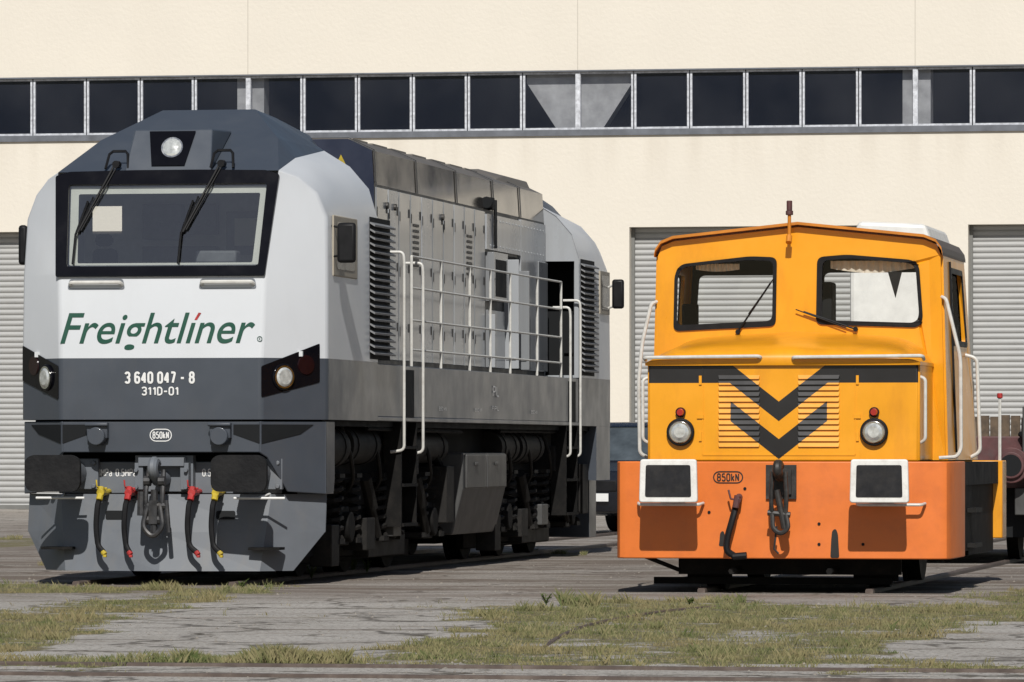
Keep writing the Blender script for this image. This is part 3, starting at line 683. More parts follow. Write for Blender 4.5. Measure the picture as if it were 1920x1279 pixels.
for sx in (-1,1):
    e=MB(); e.tube([(sx*.72,.0,.82),(sx*1.2,.04,.82)],.012,8); e.tube([(sx*.95,.02,.82),(sx*1.0,.3,.86)],.012,6)
    e.make('shunter_handle',lo,M_wtext)
    e=MB(); e.box(min(sx*.85,sx*1.15),max(sx*.85,sx*1.15),.03,.26,.335,.36); e.make('plow_step',lo,M_under,smooth=0)
e=MB(); e.box(1.48,1.50,.82,1.9,2.92,3.5); sw=e.make('side_window_frame',lo,M_beige,bevel=.01)
plate('side_window_glass',sw,M_gblack,[rpoly([(.95,2.99),(1.75,2.99),(1.75,3.44),(.95,3.44)],.05)],lambda y,z:(1.504,y,z))
for sx,yy,xx,hw_ in ((1,.75,1.64,.09),(-1,.75,1.52,.045)):
    e=MB(); e.box(sx*xx-hw_,sx*xx+hw_,yy-.04,yy+.02,3.04,3.42); mo=e.make('wing_mirror',lo,M_black,bevel=.03)
    e=MB(); e.tube([(sx*1.45,.85,3.4),(sx*xx,.78,3.36)],.012,6); e.tube([(sx*1.45,.85,3.1),(sx*xx,.78,3.12)],.012,6); e.make('mirror_bracket',mo,M_black)
e=MB(); yy=TL-.9; e.box(1.57,1.72,yy-.1,yy-.04,3.0,3.36); mo=e.make('wing_mirror',lo,M_black,bevel=.05)
e=MB(); e.tube([(1.48,yy,3.25),(1.65,yy-.06,3.32)],.015,6); e.tube([(1.48,yy,3.0),(1.65,yy-.06,3.05)],.015,6); e.make('mirror_bracket',mo,M_rail)
e=MB(); e.box(1.48,1.505,yy-.55,yy+.15,2.93,3.45); rwf=e.make('side_window_frame',lo,M_beige)
plate('side_window_glass',rwf,M_gblack,[rpoly([(yy-.48,2.99),(yy+.08,2.99),(yy+.08,3.40),(yy-.48,3.40)],.05)],lambda y,z:(1.509,y,z))
for y0,y1 in ((2.5,3.5),(14.75,15.75)):
    e=MB(); e.box(1.40,1.494,y0+.02,y1-.02,2.16,3.55,1)
    n=20
    for i in range(n):
        z=2.2+i*(1.32/n)
        e.add([(1.494,y0,z+.03),(1.545,y0,z),(1.545,y1,z),(1.494,y1,z+.03),(1.494,y0,z+.046),(1.548,y0,z+.018),(1.548,y1,z+.018),(1.494,y1,z+.046)],[(0,1,2,3),(4,5,6,7),(0,1,5,4),(3,2,6,7),(1,2,6,5)],0)
    e.make('side_louver',lo,[M_louv,M_intd],smooth=0)
e=MB(); e.box(-1.485,1.485,2.9,14.65,1.6,2.12); e.box(-1.49,1.49,2.9,14.65,1.557,1.6)
e.make('frame_sill',lo,M_grey,bevel=.006)
def sf(y,z): return (1.492,y,z)
stext('owner_mark',lo,M_wtext,'PL',9.05,9.4,1.85,.12,sf,.07)
stext('owner_mark',lo,M_wtext,'FPL',9.0,9.4,1.70,.05,sf,.07)
for y in (6.0,8.0,11.4): stext('maintenance_mark',lo,M_wtext,'850 kN',y,y+.4,1.68,.04,sf,.07)
for yy in (4.5,14.2):
    e=MB(); e.box(1.3,1.4925,yy-.28,yy+.2,1.6,2.08); e.make('step_shade_box',lo,M_intd,smooth=0)  # proud black box; shade of the step opening is in its colour
    e=MB()
    for z in (1.28,.9,.5): e.box(1.2,1.5,yy-.36,yy+.36,z,z+.03)
    e.box(1.3,1.48,yy-.4,yy-.36,.5,1.55); e.box(1.3,1.48,yy+.36,yy+.4,.5,1.55)
    e.make('access_step',lo,M_under,smooth=0)
# hood
HX=1.07
M_seam=mat('door_seam_grey',(.03,.03,.03),.5)
e=MB()
sec=[(HX,2.12),(HX,3.98),(HX-.02,4.32),(.80,4.44),(-.80,4.44),(-HX+.02,4.32),(-HX,3.98),(-HX,2.12)]
y0,y1=4.72,14.62
n=len(sec)
for i in range(n-1):
    a,b=sec[i],sec[i+1]; mi=1 if i in (1,5) else (2 if i in (2,3,4) else 0)
    e.add([(a[0],y0,a[1]),(a[0],y1,a[1]),(b[0],y1,b[1]),(b[0],y0,b[1])],[(0,1,2,3)],mi)
e.add([(a,y0,z) for a,z in sec],[tuple(range(n))],3); e.add([(a,y1,z) for a,z in sec],[tuple(range(n))],0)
hood=e.make('engine_hood',lo,[M_seam,M_hoodrefl,M_roofh,M_navy],bevel=.02,smooth=0)
plate('warning_triangle',lo,M_yel,[[(.67,4.16),(.79,4.16),(.73,4.28)]],lambda x,z:(x,4.705,z))
plate('warning_plate',lo,M_wtext,[[(.64,4.07),(.82,4.07),(.82,4.13),(.64,4.13)]],lambda x,z:(x,4.705,z))
brk=[4.74,5.35,5.9,6.5,7.1,7.7,8.3,8.9,9.5,10.1,10.75]
for i in range(len(brk)-1):
    a,b=brk[i]+.03,brk[i+1]-.03
    e=MB(); e.box(HX,HX+.018,a,b,2.2,3.95)
    for z in (2.5,3.12,3.70):
        e.box(HX+.018,HX+.026,b-.07,b-.035,z,z+.09,1)
        e.box(HX+.018,HX+.024,a+.01,a+.03,z-.05,z+.05,1)
    if i in (3,8):
        for k in range(8): e.box(HX+.018,HX+.028,a+.12,b-.15,3.2+k*.06,3.23+k*.06,1)
    e.make('hood_door',lo,[M_silver2 if i%3==1 else M_silver,M_steel],bevel=.004,smooth=0)
for y in (5.25,5.65,8.2):
    e=MB(); e.cyl((HX+.02,y,3.78),(HX+.045,y,3.78),.035,10); e.make('hood_latch',lo,M_steel)
for y in (4.75,6.9,9.1,11.3,13.0):
    e=MB()
    pr=[(HX+.010,3.98),(HX-.010,4.33),(.80,4.452),(-.80,4.452)]
    for a,b in zip(pr[:-1],pr[1:]): e.add([(a[0],y,a[1]),(a[0],y+.05,a[1]),(b[0],y+.05,b[1]),(b[0],y,b[1])],[(0,1,2,3)])
    e.make('hood_strap',lo,M_seam,smooth=0,solid=.006)
e=MB(); e.box(HX,HX+.03,10.77,12.9,3.53,3.93); e.box(HX,HX+.03,12.93,14.55,2.2,3.95)
for y in [11.0+.2*i for i in range(18)]:
    for z in (3.58,3.87): e.cyl((HX+.03,y,z),(HX+.038,y,z),.012,6)
e.make('riveted_panel',lo,M_silver2,smooth=0)
e=MB(); e.box(HX,HX+.10,10.85,11.7,2.95,3.5); e.box(HX+.1,HX+.105,10.95,11.6,3.0,3.42,1); e.make('filter_box',lo,[M_silver,M_intd],bevel=.01,smooth=0)
e=MB(); e.box(HX,HX+.03,10.85,11.9,2.2,2.85,0); e.box(HX,HX+.012,11.95,12.9,2.2,3.5,1); e.make('service_panel_and_opening',lo,[M_silver,M_intd],bevel=.005,smooth=0)  # second box is black, painting the dark opening beside the open doors
for y,x1,z1,mm in ((10.9,1.17,2.8,M_silver2),(11.95,1.25,3.45,M_silver2),(12.9,1.20,3.35,M_silver)):
    e=MB(); e.box(HX,x1,y,y+.03,2.2,z1); e.box(HX+.03,x1-.03,y-.012,y,2.3,2.33,0); e.make('open_hood_door',lo,mm,bevel=.005,smooth=0)
e=MB(); P=[(.98,4.2),(.90,4.46),(.6,4.54),(-.6,4.54),(-.90,4.46),(-.98,4.2)]
vv=[(a,12.4,z-.06) for a,z in P]+[(a,12.9,z) for a,z in P]+[(a,14.4,z) for a,z in P]+[(a,14.75,z-.12) for a,z in P]
e.add(vv,[(k*6+i,k*6+i+1,(k+1)*6+i+1,(k+1)*6+i) for k in range(3) for i in range(5)]+[tuple(range(6)),tuple(range(18,24))])
e.make('radiator_housing',lo,M_roofh,smooth=0,bevel=.01)
for y in (5.2,6.2,7.2,8.3,9.4,10.4,11.3):
    e=MB(); e.box(-.7,.75,y,y+.75,4.44,4.475); e.make('roof_hatch',lo,M_roofh,bevel=.01,smooth=0)
e=MB(); e.box(HX-.02,HX+.06,10.95,11.1,3.98,4.12); e.cyl((HX+.04,10.9,4.05),(HX+.04,10.7,4.05),.05,12,r2=.07); e.cyl((HX+.05,11.2,4.1),(HX+.05,11.2,3.55),.02,8); e.make('air_horn',lo,M_intd,bevel=.01)
RX=1.455
e=MB(); za,zb=2.12,3.24; ya,yb=4.75,13.6
for z in (3.24,2.92,2.59,2.29): e.tube([(RX,ya,z),(RX,yb,z)],.013,6)
for y in (ya,6.3,7.9,9.1,10.3,12.0,13.6): e.tube([(RX,y,za-.2 if y in(ya,yb) else za),(RX,y,zb)],.015,6)
e.make('walkway_railing',lo,M_rail)
for y,ztop,zz in ((4.08,3.26,1.27),(5.05,3.18,1.25),(13.9,2.95,1.2),(14.6,3.05,1.2)):
    e=MB(); e.tube([(RX-.15,y,ztop),(RX+.05,y,ztop),(RX+.06,y,ztop-.10),(RX+.06,y,zz),(RX-.08,y,zz-.02)],.015,8,smooth=.05); e.make('access_handrail',lo,M_rail)
e=MB(); e.box(1.10,1.12,14.0,14.6,2.2,3.5); e.make('open_cab_door',lo,M_silver,bevel=.008,smooth=0)
# underframe
for yc in (4.5,13.05):
    e=MB(); 
    e.box(-.62,.62,yc-2.8,yc+2.8,.22,.98); e.box(.84,.92,yc-2.75,yc+2.75,.16,1.1)  # centre boxes added as fill to shut out daylight between the wheels
    for sx in (-1,1):
        e.box(sx*1.05-.09,sx*1.05+.09,yc-2.9,yc+2.9,.72,1.02)
        for ax in (-2.1,0,2.1):
            e.box(sx*1.12-.14,sx*1.12+.14,yc+ax-.24,yc+ax+.24,.34,.72)
            e.cyl((sx*1.2,yc+ax,.52),(sx*1.34,yc+ax,.52),.15,16)
        for ax in (-1.05,1.05):
            e.prism([(-.75,.72),(.75,.72),(.5,.22),(-.5,.22)],lambda a,z,dd,sx=sx,ax=ax:(sx*dd,yc+ax+a,z),.94,1.1)
    bg_=e.make('bogie',lo,M_under,bevel=.015,smooth=35)
    for ax in (-2.1,0,2.1):
        e=MB()
        for sx in (-1,1):
            e.cyl((sx*.68,yc+ax,.545),(sx*.82,yc+ax,.545),.51,36); e.cyl((sx*.64,yc+ax,.545),(sx*.68,yc+ax,.545),.54,36)
        e.cyl((-.64,yc+ax,.545),(.64,yc+ax,.545),.09,12); e.make('wheelset',bg_,M_under)
    for ax in (-2.5,-1.7,-.4,.4,1.7,2.5):
        e=MB(); pts=[(1.22+.1*math.cos(t*.8),yc+ax+.1*math.sin(t*.8),.42+t*.012) for t in range(48)]
        e.tube(pts,.026,5); e.box(1.1,1.33,yc+ax-.12,yc+ax+.12,.36,.41); e.box(1.1,1.33,yc+ax-.12,yc+ax+.12,1.0,1.04); e.make('coil_spring',bg_,M_under2)
    for ax in (-1.3,1.2):
        e=MB(); e.cyl((1.30,yc+ax,.98),(1.32,yc+ax+.5,.42),.045,8); e.cyl((1.30,yc+ax,1.0),(1.315,yc+ax+.25,.70),.065,8); e.make('damper',bg_,M_under2)
    for k,q in enumerate(((1.15,1.38,yc-.3,yc+.1,.4,.64),(1.1,1.32,yc-2.95,yc-2.6,.15,.55),(1.1,1.36,yc+.7,yc+1.1,1.02,1.32),(1.12,1.36,yc-1.5,yc-1.1,.28,.6),(1.0,1.4,yc+2.4,yc+2.8,.5,1.1),(.95,1.25,yc-.9,yc+.9,.2,.45))):
        e=MB(); e.box(*q); e.make('equipment_box',bg_,M_tank if k==0 else M_under2,bevel=.01,smooth=0)
    for k in range(4):
        e=MB(); y=yc-2.2+1.3*k; e.tube([(1.25,y,1.5),(1.33,y+.1,1.2),(1.3,y+.35,.95),(1.15,y+.45,.8)],.022,6,smooth=.1); e.make('air_pipe',bg_,M_under2)
e=MB(); P=[(1.42,1.24),(1.42,.85),(1.30,.36),(-1.30,.36),(-1.42,.85),(-1.42,1.24)]
e.prism(P,lambda a,z,dd:(a,dd,z),7.7,10.2)
tank=e.make('fuel_tank',lo,M_tank,bevel=.02,smooth=0)
for a,b in ((7.8,8.9),(8.98,10.1)):
    e=MB(); e.box(1.42,1.45,a,b,.86,1.22); e.box(1.45,1.47,a+.4,a+.55,1.1,1.14); e.make('battery_door',tank,M_tank,bevel=.01,smooth=0)
for y0,y1,r,z in ((1.1,2.3,.2,1.3),(2.5,3.8,.19,1.32),(5.0,7.4,.17,1.3),(10.5,11.6,.18,1.3),(11.8,13.2,.18,1.3)):
    e=MB(); e.cyl((1.15,y0,z),(1.15,y1,z),r,20); e.cyl((1.15,y0+.2,z),(1.15,y0+.25,z),r+.012,20); e.cyl((1.15,y1-.25,z),(1.15,y1-.2,z),r+.012,20)
    e.make('air_reservoir',lo,M_under2)
e=MB(); e.box(-1.1,1.1,1.0,16.5,.95,1.56); e.tube([(1.38,2.9,1.48),(1.38,7.8,1.46)],.02,6); e.tube([(1.35,10.2,1.48),(1.35,16,1.48)],.02,6); e.tube([(1.25,6.8,1.3),(1.25,7.7,.9)],.05,8); e.box(-.6,.6,7.2,10.5,.3,.95); e.make('underframe',lo,M_under,smooth=0)  # central boxes are added fill so daylight does not show through
e=MB(); e.box(1.25,1.49,15.9,16.9,.9,1.556); e.box(-1.49,-1.25,15.9,16.9,.9,1.556); e.box(-1.3,1.3,16.5,17.0,.2,1.55); e.make('rear_skirt',lo,M_grey,smooth=0)

# ================================================================== SHUNTER
sh=empty('shunting_locomotive',(SX,SY,0),-TH,'small amber and orange shunter with black chevrons and white edged buffers','locomotive')
pl=[(-1.49,1.3),(-1.49,.10),(-1.455,.03),(-1.39,0),(1.39,0),(1.455,.03),(1.49,.10),(1.49,1.3),(1.46,1.3),(1.46,.11),(1.38,.03),(-1.38,.03),(-1.46,.11),(-1.46,1.3)]
e=MB(); e.prism(pl,lambda a,b,dd:(a,b,dd),.31,1.17); e.make('front_beam',sh,M_or,bevel=.01)
e=MB(); e.box(-1.45,1.45,.04,5.1,.95,1.16); e.box(-1.1,1.1,.3,5.0,.55,.95); e.box(-.55,.55,.9,4.4,.2,.6); e.make('chassis',sh,M_intd,smooth=0)
e=MB()
for x in (-.45,.42): e.tube([(x,.0,.2),(x,1.2,.2)],.03,6)
e.box(-1.0,1.0,.5,.56,.16,.42); e.tube([(-1.25,.1,.33),(-1.0,.5,.2),(-.7,.8,.12)],.02,6); e.box(-1.25,.9,.66,.74,.07,.13); e.box(.55,.95,.7,.76,.1,.5); e.box(-.95,-.55,.7,.76,.1,.5); e.make('brake_rigging',sh,M_under,smooth=0)
for yw in (1.2,3.9):
    e=MB()
    for sx in (-1,1): e.cyl((sx*.7,yw,.445),(sx*.83,yw,.445),.41,32); e.cyl((sx*.66,yw,.445),(sx*.7,yw,.445),.44,32)
    e.cyl((-.66,yw,.445),(.66,yw,.445),.07,10); e.make('wheelset',sh,M_under2)
e=MB()
HW=1.2; yf=.05; yc=1.15
e.box(-HW,HW,yf,yf+.03,1.172,2.035,1)
for sx in (-1,1): e.box(sx*HW-.015,sx*HW+.015,yf+.03,yc,1.172,2.035,0)
front=e.make('bonnet',sh,[M_ye,M_chev],bevel=.025)
e=MB(); nxx=24; st=[(-.035,-.02,0),(-.05,.03,.0),(-.03,.065,.2),(.03,.095,.5),(.25,.135,.9),(.7,.19,1.0),(1.15,.245,1.0)]
vv=[]
for yy,dz,cr in st:
    for i in range(nxx+1):
        t=-1+2*i/nxx; ww=1.225; ed=1-abs(t)**10
        z=2.045+dz*ed+ .06*cr*(1-abs(t))*1.0
        vv.append((t*ww,yf+yy,z if dz>-.01 else 2.02))
e.add(vv,[(r*(nxx+1)+i,r*(nxx+1)+i+1,(r+1)*(nxx+1)+i+1,(r+1)*(nxx+1)+i) for r in range(len(st)-1) for i in range(nxx)])
for sx in (-1,1):
    e.add([(sx*1.225,yf-.04,2.02),(sx*1.225,yc,2.02),(sx*1.225,yc,2.05),(sx*1.225,yf-.04,2.05)],[(0,1,2,3)])
e.make('bonnet_lid',sh,M_ye,smooth=50)
e=MB()
px=-.035
for x in (px-.68,px+.68): e.box(x-.005,x+.005,yf-.006,yf,1.23,2.02)
e.box(px-.68,px+.68,yf-.006,yf,1.222,1.234)
for cx in (px-.355,px+.355):
    for k in range(13):
        z=1.30+k*.05
        x0,x1=cx-.185,cx+.185
        e.add([(x0,yf,z),(x1,yf,z),(x1,yf,z+.034),(x0,yf,z+.034),(x0+.008,yf-.018,z),(x1-.008,yf-.018,z)],[(3,2,5,4),(0,4,5,1),(0,3,4),(1,5,2)])
e.make('bonnet_grille_panel',sh,M_chev,smooth=0)
for x in (px-.70,px+.70): 
    for z,hx,hz in ((1.55,.03,.04),(1.35,.012,.08),(1.85,.012,.08)):
        e=MB(); e.box(x-hx,x+hx,yf-.014,yf,z,z+hz); e.make('panel_hinge',sh,M_ye,smooth=0)
for x in (-.91,.815):
    e=MB(); e.cyl((x,yf,1.43),(x,yf-.05,1.43),.124,28); hl=e.make('headlight',sh,M_black,bevel=.01)
    e=MB(); e.cyl((x,yf-.04,1.43),(x,yf-.065,1.43),.10,28); e.make('headlight_rim',hl,M_chrome,bevel=.008)
    e=MB(); e.cyl((x,yf-.06,1.43),(x,yf-.085,1.43),.085,28,r2=.05); e.make('headlight_lens',hl,M_lens)
    e=MB(); e.cyl((x,yf,1.605),(x,yf-.035,1.605),.045,16,0); t_=e.make('tail_light',sh,M_black)
    e=MB(); e.cyl((x,yf-.03,1.605),(x,yf-.07,1.605),.038,16,r2=.028); e.make('tail_light_lens',t_,M_redl)
for x0,x1 in ((-1.23,-.19),(.10,1.25)):
    e=MB(); e.tube([(x0,yf+.02,2.07),(x0,yf-.09,2.09),(x1,yf-.09,2.10),(x1,yf+.02,2.07)],.016,8,smooth=.04); e.make('bonnet_grab_bar',sh,M_rail)
for sx,x in ((-1,-1.2),(1,1.2)):
    e=MB(); xx=x+sx*.06; e.tube([(x,yf+.08,1.92),(xx,yf+.05,1.90),(xx,yf+.05,1.36),(x,yf+.08,1.33)],.015,8,smooth=.05); e.make('bonnet_side_handle',sh,M_rail)
zt=3.03
def sidex(y,z):
    t=(y-yc)/1.9; u=(zt-z)/(zt-1.2); return 1.285+u*(.045+.085*max(0,min(1,t)))
fo=[(-1.33,1.18),(1.33,1.18),(1.285,zt),(1.25,3.12),(1.14,3.165),(0,3.285),(-1.14,3.165),(-1.25,3.12),(-1.285,zt)]
wl=rpoly([(-1.13,2.37),(-.22,2.41),(-.21,3.0),(-.45,3.01),(-1.07,2.945),(-1.12,2.86)],.06); wr=rpoly([(.18,2.42),(1.08,2.39),(1.115,2.45),(1.08,2.93),(1.03,2.97),(.45,3.02),(.19,3.0)],.06)
cabf=plate('cab_front_wall',sh,M_ye,[fo,wl,wr],lambda x,z:(x,yc,z),solid=.04)
def inset(loop,d):
    cx=sum(p[0] for p in loop)/len(loop); cz=sum(p[1] for p in loop)/len(loop)
    w_=max(p[0] for p in loop)-cx; h_=max(p[1] for p in loop)-cz
    return [(cx+(x-cx)*(1-d/w_),cz+(z-cz)*(1-d/h_)) for x,z in loop]
for lp in (wl,wr):
    ga_=plate('windshield_gasket',cabf,M_black,[inset(lp,-.014),inset(lp,.02)],lambda x,z:(x,yc-.026,z),solid=.02)
    plate('windshield_glass',ga_,M_glass,[lp],lambda x,z:(x,yc-.005,z))
yr=3.05
rw=[rpoly([(-1.27,2.0),(-.30,2.0),(-.30,2.93),(-1.2,2.93)],.06),rpoly([(-.02,2.0),(1.0,2.0),(.98,2.95),(-.02,2.95)],.06)]
bo=[(-1.4,1.18),(1.4,1.18)]+fo[2:]
rwall=plate('cab_rear_wall',sh,M_ye,[bo]+rw,lambda x,z:(x,yr,z),solid=.04)
plate('rear_wall_lining',rwall,M_intd,[[(a*.97,b) for a,b in bo]]+rw,lambda x,z:(x,yr-.035,z))
for lp in rw:
    plate('rear_window_glass',rwall,M_glass,[lp],lambda x,z:(x,yr,z))
    plate('rear_window_gasket',rwall,M_black,[inset(lp,-.02),inset(lp,.02)],lambda x,z:(x,yr-.05,z),solid=.01)
for sx in (-1,1):
    hole=rpoly([(1.75,2.25),(2.75,2.25),(2.7,2.9),(1.75,2.9)],.06)
    sw_=plate('cab_side_wall',sh,M_ye,[[(yc+.02,1.18),(yr-.02,1.18),(yr-.02,zt),(yc+.02,zt)],hole],lambda y,z,sx=sx:(sx*sidex(y,z),y,z),solid=.04)
    plate('side_window_glass',sw_,M_glass,[hole],lambda y,z,sx=sx:(sx*sidex(y,z),y,z))
    plate('side_window_gasket',sw_,M_black,[inset(hole,-.03),inset(hole,.02)],lambda y,z,sx=sx:(sx*(sidex(y,z)+.024),y,z),solid=.012)
    e=MB(); e.tube([(sx*(sidex(1.65,1.3)+.026),1.65,1.25),(sx*(sidex(1.65,2.95)+.026),1.65,2.98)],.012,5); e.make('door_seam',sw_,M_black)
e=MB(); e.box(-1.2,1.2,yc+.05,yr-.05,1.17,1.2); e.box(-1.0,1.0,yc+.05,yc+.4,1.2,2.3); e.make('cab_floor',sh,M_intd)
e=MB(); e.box(-1.0,-.72,1.9,2.3,1.7,1.8); e.box(-1.2,-1.05,2.0,2.08,1.8,2.62); e.cyl((-.85,2.1,1.2),(-.85,2.1,1.7),.05,8); e.make('driver_seat',sh,M_intd,bevel=.03)
e=MB(); e.box(.08,.26,1.5,1.8,2.2,2.8); e.make('control_stand',sh,M_intd,bevel=.02)
def curt(x0,x1,zt0,name,depth=.06):
    vv=[];n=40
    for i in range(n+1):
        t=i/n; x=x0+(x1-x0)*t; y=yc+.07+.012*math.sin(i*1.7); zb=zt0-.04-depth*(.4+.6*math.sin(t*math.pi))
        vv+=[(x,y,zt0),(x,y,zb)]
    e=MB(); e.add(vv,[(2*i,2*i+1,2*i+3,2*i+2) for i in range(n)]); e.make(name,sh,M_curt,smooth=60)
curt(.28,1.04,2.98,'fringe_curtain',.07); curt(-.95,-.55,2.96,'fringe_curtain',.03)
e=MB(); e.add([(.80,yc+.06,2.88),(.93,yc+.06,2.88),(.87,yc+.06,2.64)],[(0,1,2)]); e.make('black_pennant',sh,M_black,smooth=0)
rp=[(-1.31,3.02),(-1.30,3.07),(-1.25,3.14),(-1.14,3.185),(0,3.305),(1.14,3.185),(1.25,3.14),(1.30,3.07),(1.31,3.02)]
rp2=[(a,z+.025) for a,z in rp]
e=MB(); n=len(rp)
vv=[(a,yc-.10,z) for a,z in rp]+[(a,yc-.10,z) for a,z in rp2]+[(a,yr+.08,z) for a,z in rp]+[(a,yr+.08,z) for a,z in rp2]
for i in range(n-1):
    e.add([vv[i],vv[i+1],vv[n+i+1],vv[n+i]],[(0,1,2,3)],0); e.add([vv[n+i],vv[n+i+1],vv[3*n+i+1],vv[3*n+i]],[(0,1,2,3)],1)
    e.add([vv[i],vv[i+1],vv[2*n+i+1],vv[2*n+i]],[(0,1,2,3)],0)
for i in (0,n-1): e.add([vv[i],vv[n+i],vv[3*n+i],vv[2*n+i]],[(0,1,2,3)],1)
e.make('cab_roof',sh,[M_yedark,M_roofs],smooth=0)
e=MB(); x=-.07; e.cyl((x,yc-.13,3.16),(x,yc-.12,3.40),.016,8); e.cyl((x,yc-.13,3.2),(x,yc-.17,3.14),.028,10); bc=e.make('roof_beacon_post',sh,M_yedark)
e=MB(); e.cyl((x,yc-.12,3.39),(x,yc-.12,3.43),.034,12); e.cyl((x,yc-.12,3.43),(x,yc-.12,3.52),.026,12); e.make('roof_beacon',bc,M_maroon,bevel=.006)
e=MB(); e.tube([(-.55,yc-.05,2.34),(-.25,yc-.06,2.78)],.009,6); e.tube([(-.45,yc-.065,2.50),(-.22,yc-.065,2.82)],.006,6); e.cyl((-.55,yc,2.34),(-.55,yc-.06,2.34),.022,8); e.make('wiper',sh,M_black)
e=MB(); e.tube([(.52,yc-.05,2.36),(.05,yc-.06,2.52)],.009,6); e.tube([(.44,yc-.065,2.37),(-.02,yc-.065,2.54)],.006,6); e.cyl((.52,yc,2.36),(.52,yc-.06,2.36),.022,8); e.make('wiper',sh,M_black)
e=MB(); e.tube([(-1.29,yc,2.62),(-1.34,yc-.06,2.60),(-1.42,yc-.08,2.25),(-1.45,yc-.1,1.9),(-1.44,yc-.1,1.24),(-1.36,yc-.08,1.20)],.017,8,smooth=.08); e.make('cab_grab_rail',sh,M_rail)
e=MB(); e.tube([(1.29,yc,2.65),(1.34,yc-.06,2.63),(1.47,yc-.06,2.1),(1.475,yc-.06,1.28),(1.44,yc-.08,1.21),(1.28,yc-.1,1.2)],.017,8,smooth=.08); e.make('cab_grab_rail',sh,M_rail)
e=MB(); e.tube([(1.36,2.6,2.15),(1.47,2.6,2.12),(1.50,2.6,1.25),(1.40,2.6,1.2)],.017,8,smooth=.08); e.make('cab_grab_rail',sh,M_rail)
e=MB(); e.box(-1.25,1.25,yr+.03,4.6,1.17,1.95); e.make('rear_bonnet',sh,M_beige,bevel=.03)
for q in ((1.30,1.44,1.3,2.4,.35,.95),(1.25,1.40,2.5,4.9,.3,1.12),(-1.44,-1.2,1.3,4.9,.3,.95)):
    e=MB(); e.box(*q); e.make('side_frame',sh,M_under,smooth=0)
for z in (.38,.70):
    e=MB(); e.box(1.36,1.52,2.0,2.6,z,z+.04); e.make('cab_step',sh,M_under2,smooth=0)
pl=[(-1.49,4.9),(-1.49,5.3),(-1.42,5.4),(1.42,5.4),(1.49,5.3),(1.49,4.9),(1.3,4.88),(-1.3,4.88)]
e=MB(); e.prism(pl,lambda a,b,dd:(a,b,dd),.42,1.17); e.make('rear_beam',sh,M_ye,bevel=.01)
e=MB(); e.tube([(1.46,4.95,1.17),(1.46,4.95,1.78)],.016,6); mk=e.make('marker_pole',sh,M_rail)
e=MB(); e.cyl((1.46,4.95,1.77),(1.46,4.95,1.82),.028,10); e.make('marker_knob',mk,M_red,bevel=.008)
M_bf2=mat('black_buffer_face',(.016,.016,.018),.55,var=.4,scale=10,dirt=.5,dirtc=(.05,.045,.04),dscale=7,spec=.25)
for x in (-.94,.92):
    e=MB(); e.cyl((x,0,1.0),(x,-.3,1.0),.11,20); e.cyl((x,-.25,1.0),(x,-.45,1.0),.08,20); bu=e.make('buffer',sh,M_intd)
    P=rpoly([(x-.26,.81),(x+.26,.81),(x+.25,1.19),(x-.25,1.19)],.03); Q=rpoly([(x-.205,.86),(x+.205,.86),(x+.198,1.14),(x-.198,1.14)],.02)
    e=MB(); e.prism(P,lambda a,z,dd:(a,-.5+dd,z),0,.05); e.make('buffer_plate',bu,M_wb,bevel=.01)
    plate('buffer_plate_face',bu,M_bf2,[Q],lambda a,z:(a,-.506,z))
for x0,x1,s in ((-1.28,-.70,1),(.67,1.27,1)):
    e=MB(); e.tube([(x0,-.02,.80),(x0+.02,-.12,.79),(x1-.02,-.12,.79),(x1,-.02,.80)],.014,8,smooth=.03); e.make('shunter_handle',sh,M_rail)
e=MB(); e.box(-.14,.13,-.03,0,.84,1.14); e.box(-.1,.09,-.06,-.03,.88,1.10)
e.tube([(0,0,1.03),(0,-.2,1.04),(0,-.3,1.09),(0,-.27,1.15),(0,-.17,1.13)],.045,10,smooth=.08); e.make('coupling_hook',sh,M_steel,bevel=.01)
e=MB()
for sx in (-.055,.055): e.tube([(sx,-.2,1.08),(sx*1.3,-.22,.85),(sx,-.2,.66)],.02,8,smooth=.1)
e.tube([(-.1,-.2,.72),(.1,-.2,.70)],.026,8); e.tube([(-.06,-.2,.72),(-.05,-.24,.58),(.02,-.25,.53),(.09,-.24,.58),(.06,-.2,.72)],.022,8,smooth=.05); e.cyl((-.02,-.2,.92),(.05,-.2,.58),.03,10)
e.tube([(-.02,-.2,.6),(-.04,-.22,.4),(.0,-.22,.36)],.010,6); e.make('screw_coupling',sh,M_steel)
e=MB(); e.tube([(-.40,-.04,.80),(-.42,-.1,.68),(-.47,-.12,.5),(-.48,-.12,.38),(-.40,-.10,.33)],.03,10,smooth=.1); e.cyl((-.42,-.11,.33),(-.3,-.11,.34),.033,10); ho=e.make('brake_hose',sh,M_black)
e=MB(); e.cyl((-.38,0,.86),(-.38,-.12,.82),.03,10); e.cyl((-.38,-.1,.87),(-.40,-.1,.76),.03,10); e.tube([(-.38,-.1,.83),(-.44,-.12,.84),(-.46,-.12,.92)],.011,6); e.make('hose_valve',ho,M_maroon,bevel=.006)
for x,z in ((-.33,.93),(.72,.44),(.33,.62),(.33,.44),(-.65,.72)):
    e=MB(); e.cyl((x,.005,z),(x,-.008,z),.014,8); e.make('beam_bolt',sh,M_intd)
def sbf(x,z): return (x,-.004,z)
pill('force_mark_outline',sh,M_btext,-.48,1.03,.27,.11,.011,sbf)
stext('force_mark',sh,M_btext,'850kN',-.58,-.38,.995,.072,sbf,.075,.34)
for x,w_,z0,z1 in ((-.53,.035,.42,.56),(.47,.04,.32,.58)):
    plate('worn_paint_patch',sh,M_btext,[rpoly([(x-w_,z0),(x+w_,z0),(x+w_*.7,z1-.05),(x+w_*.2,z1),(x-w_*.6,z1-.02),(x-w_*.8,z1-.1)],.02)],sbf)

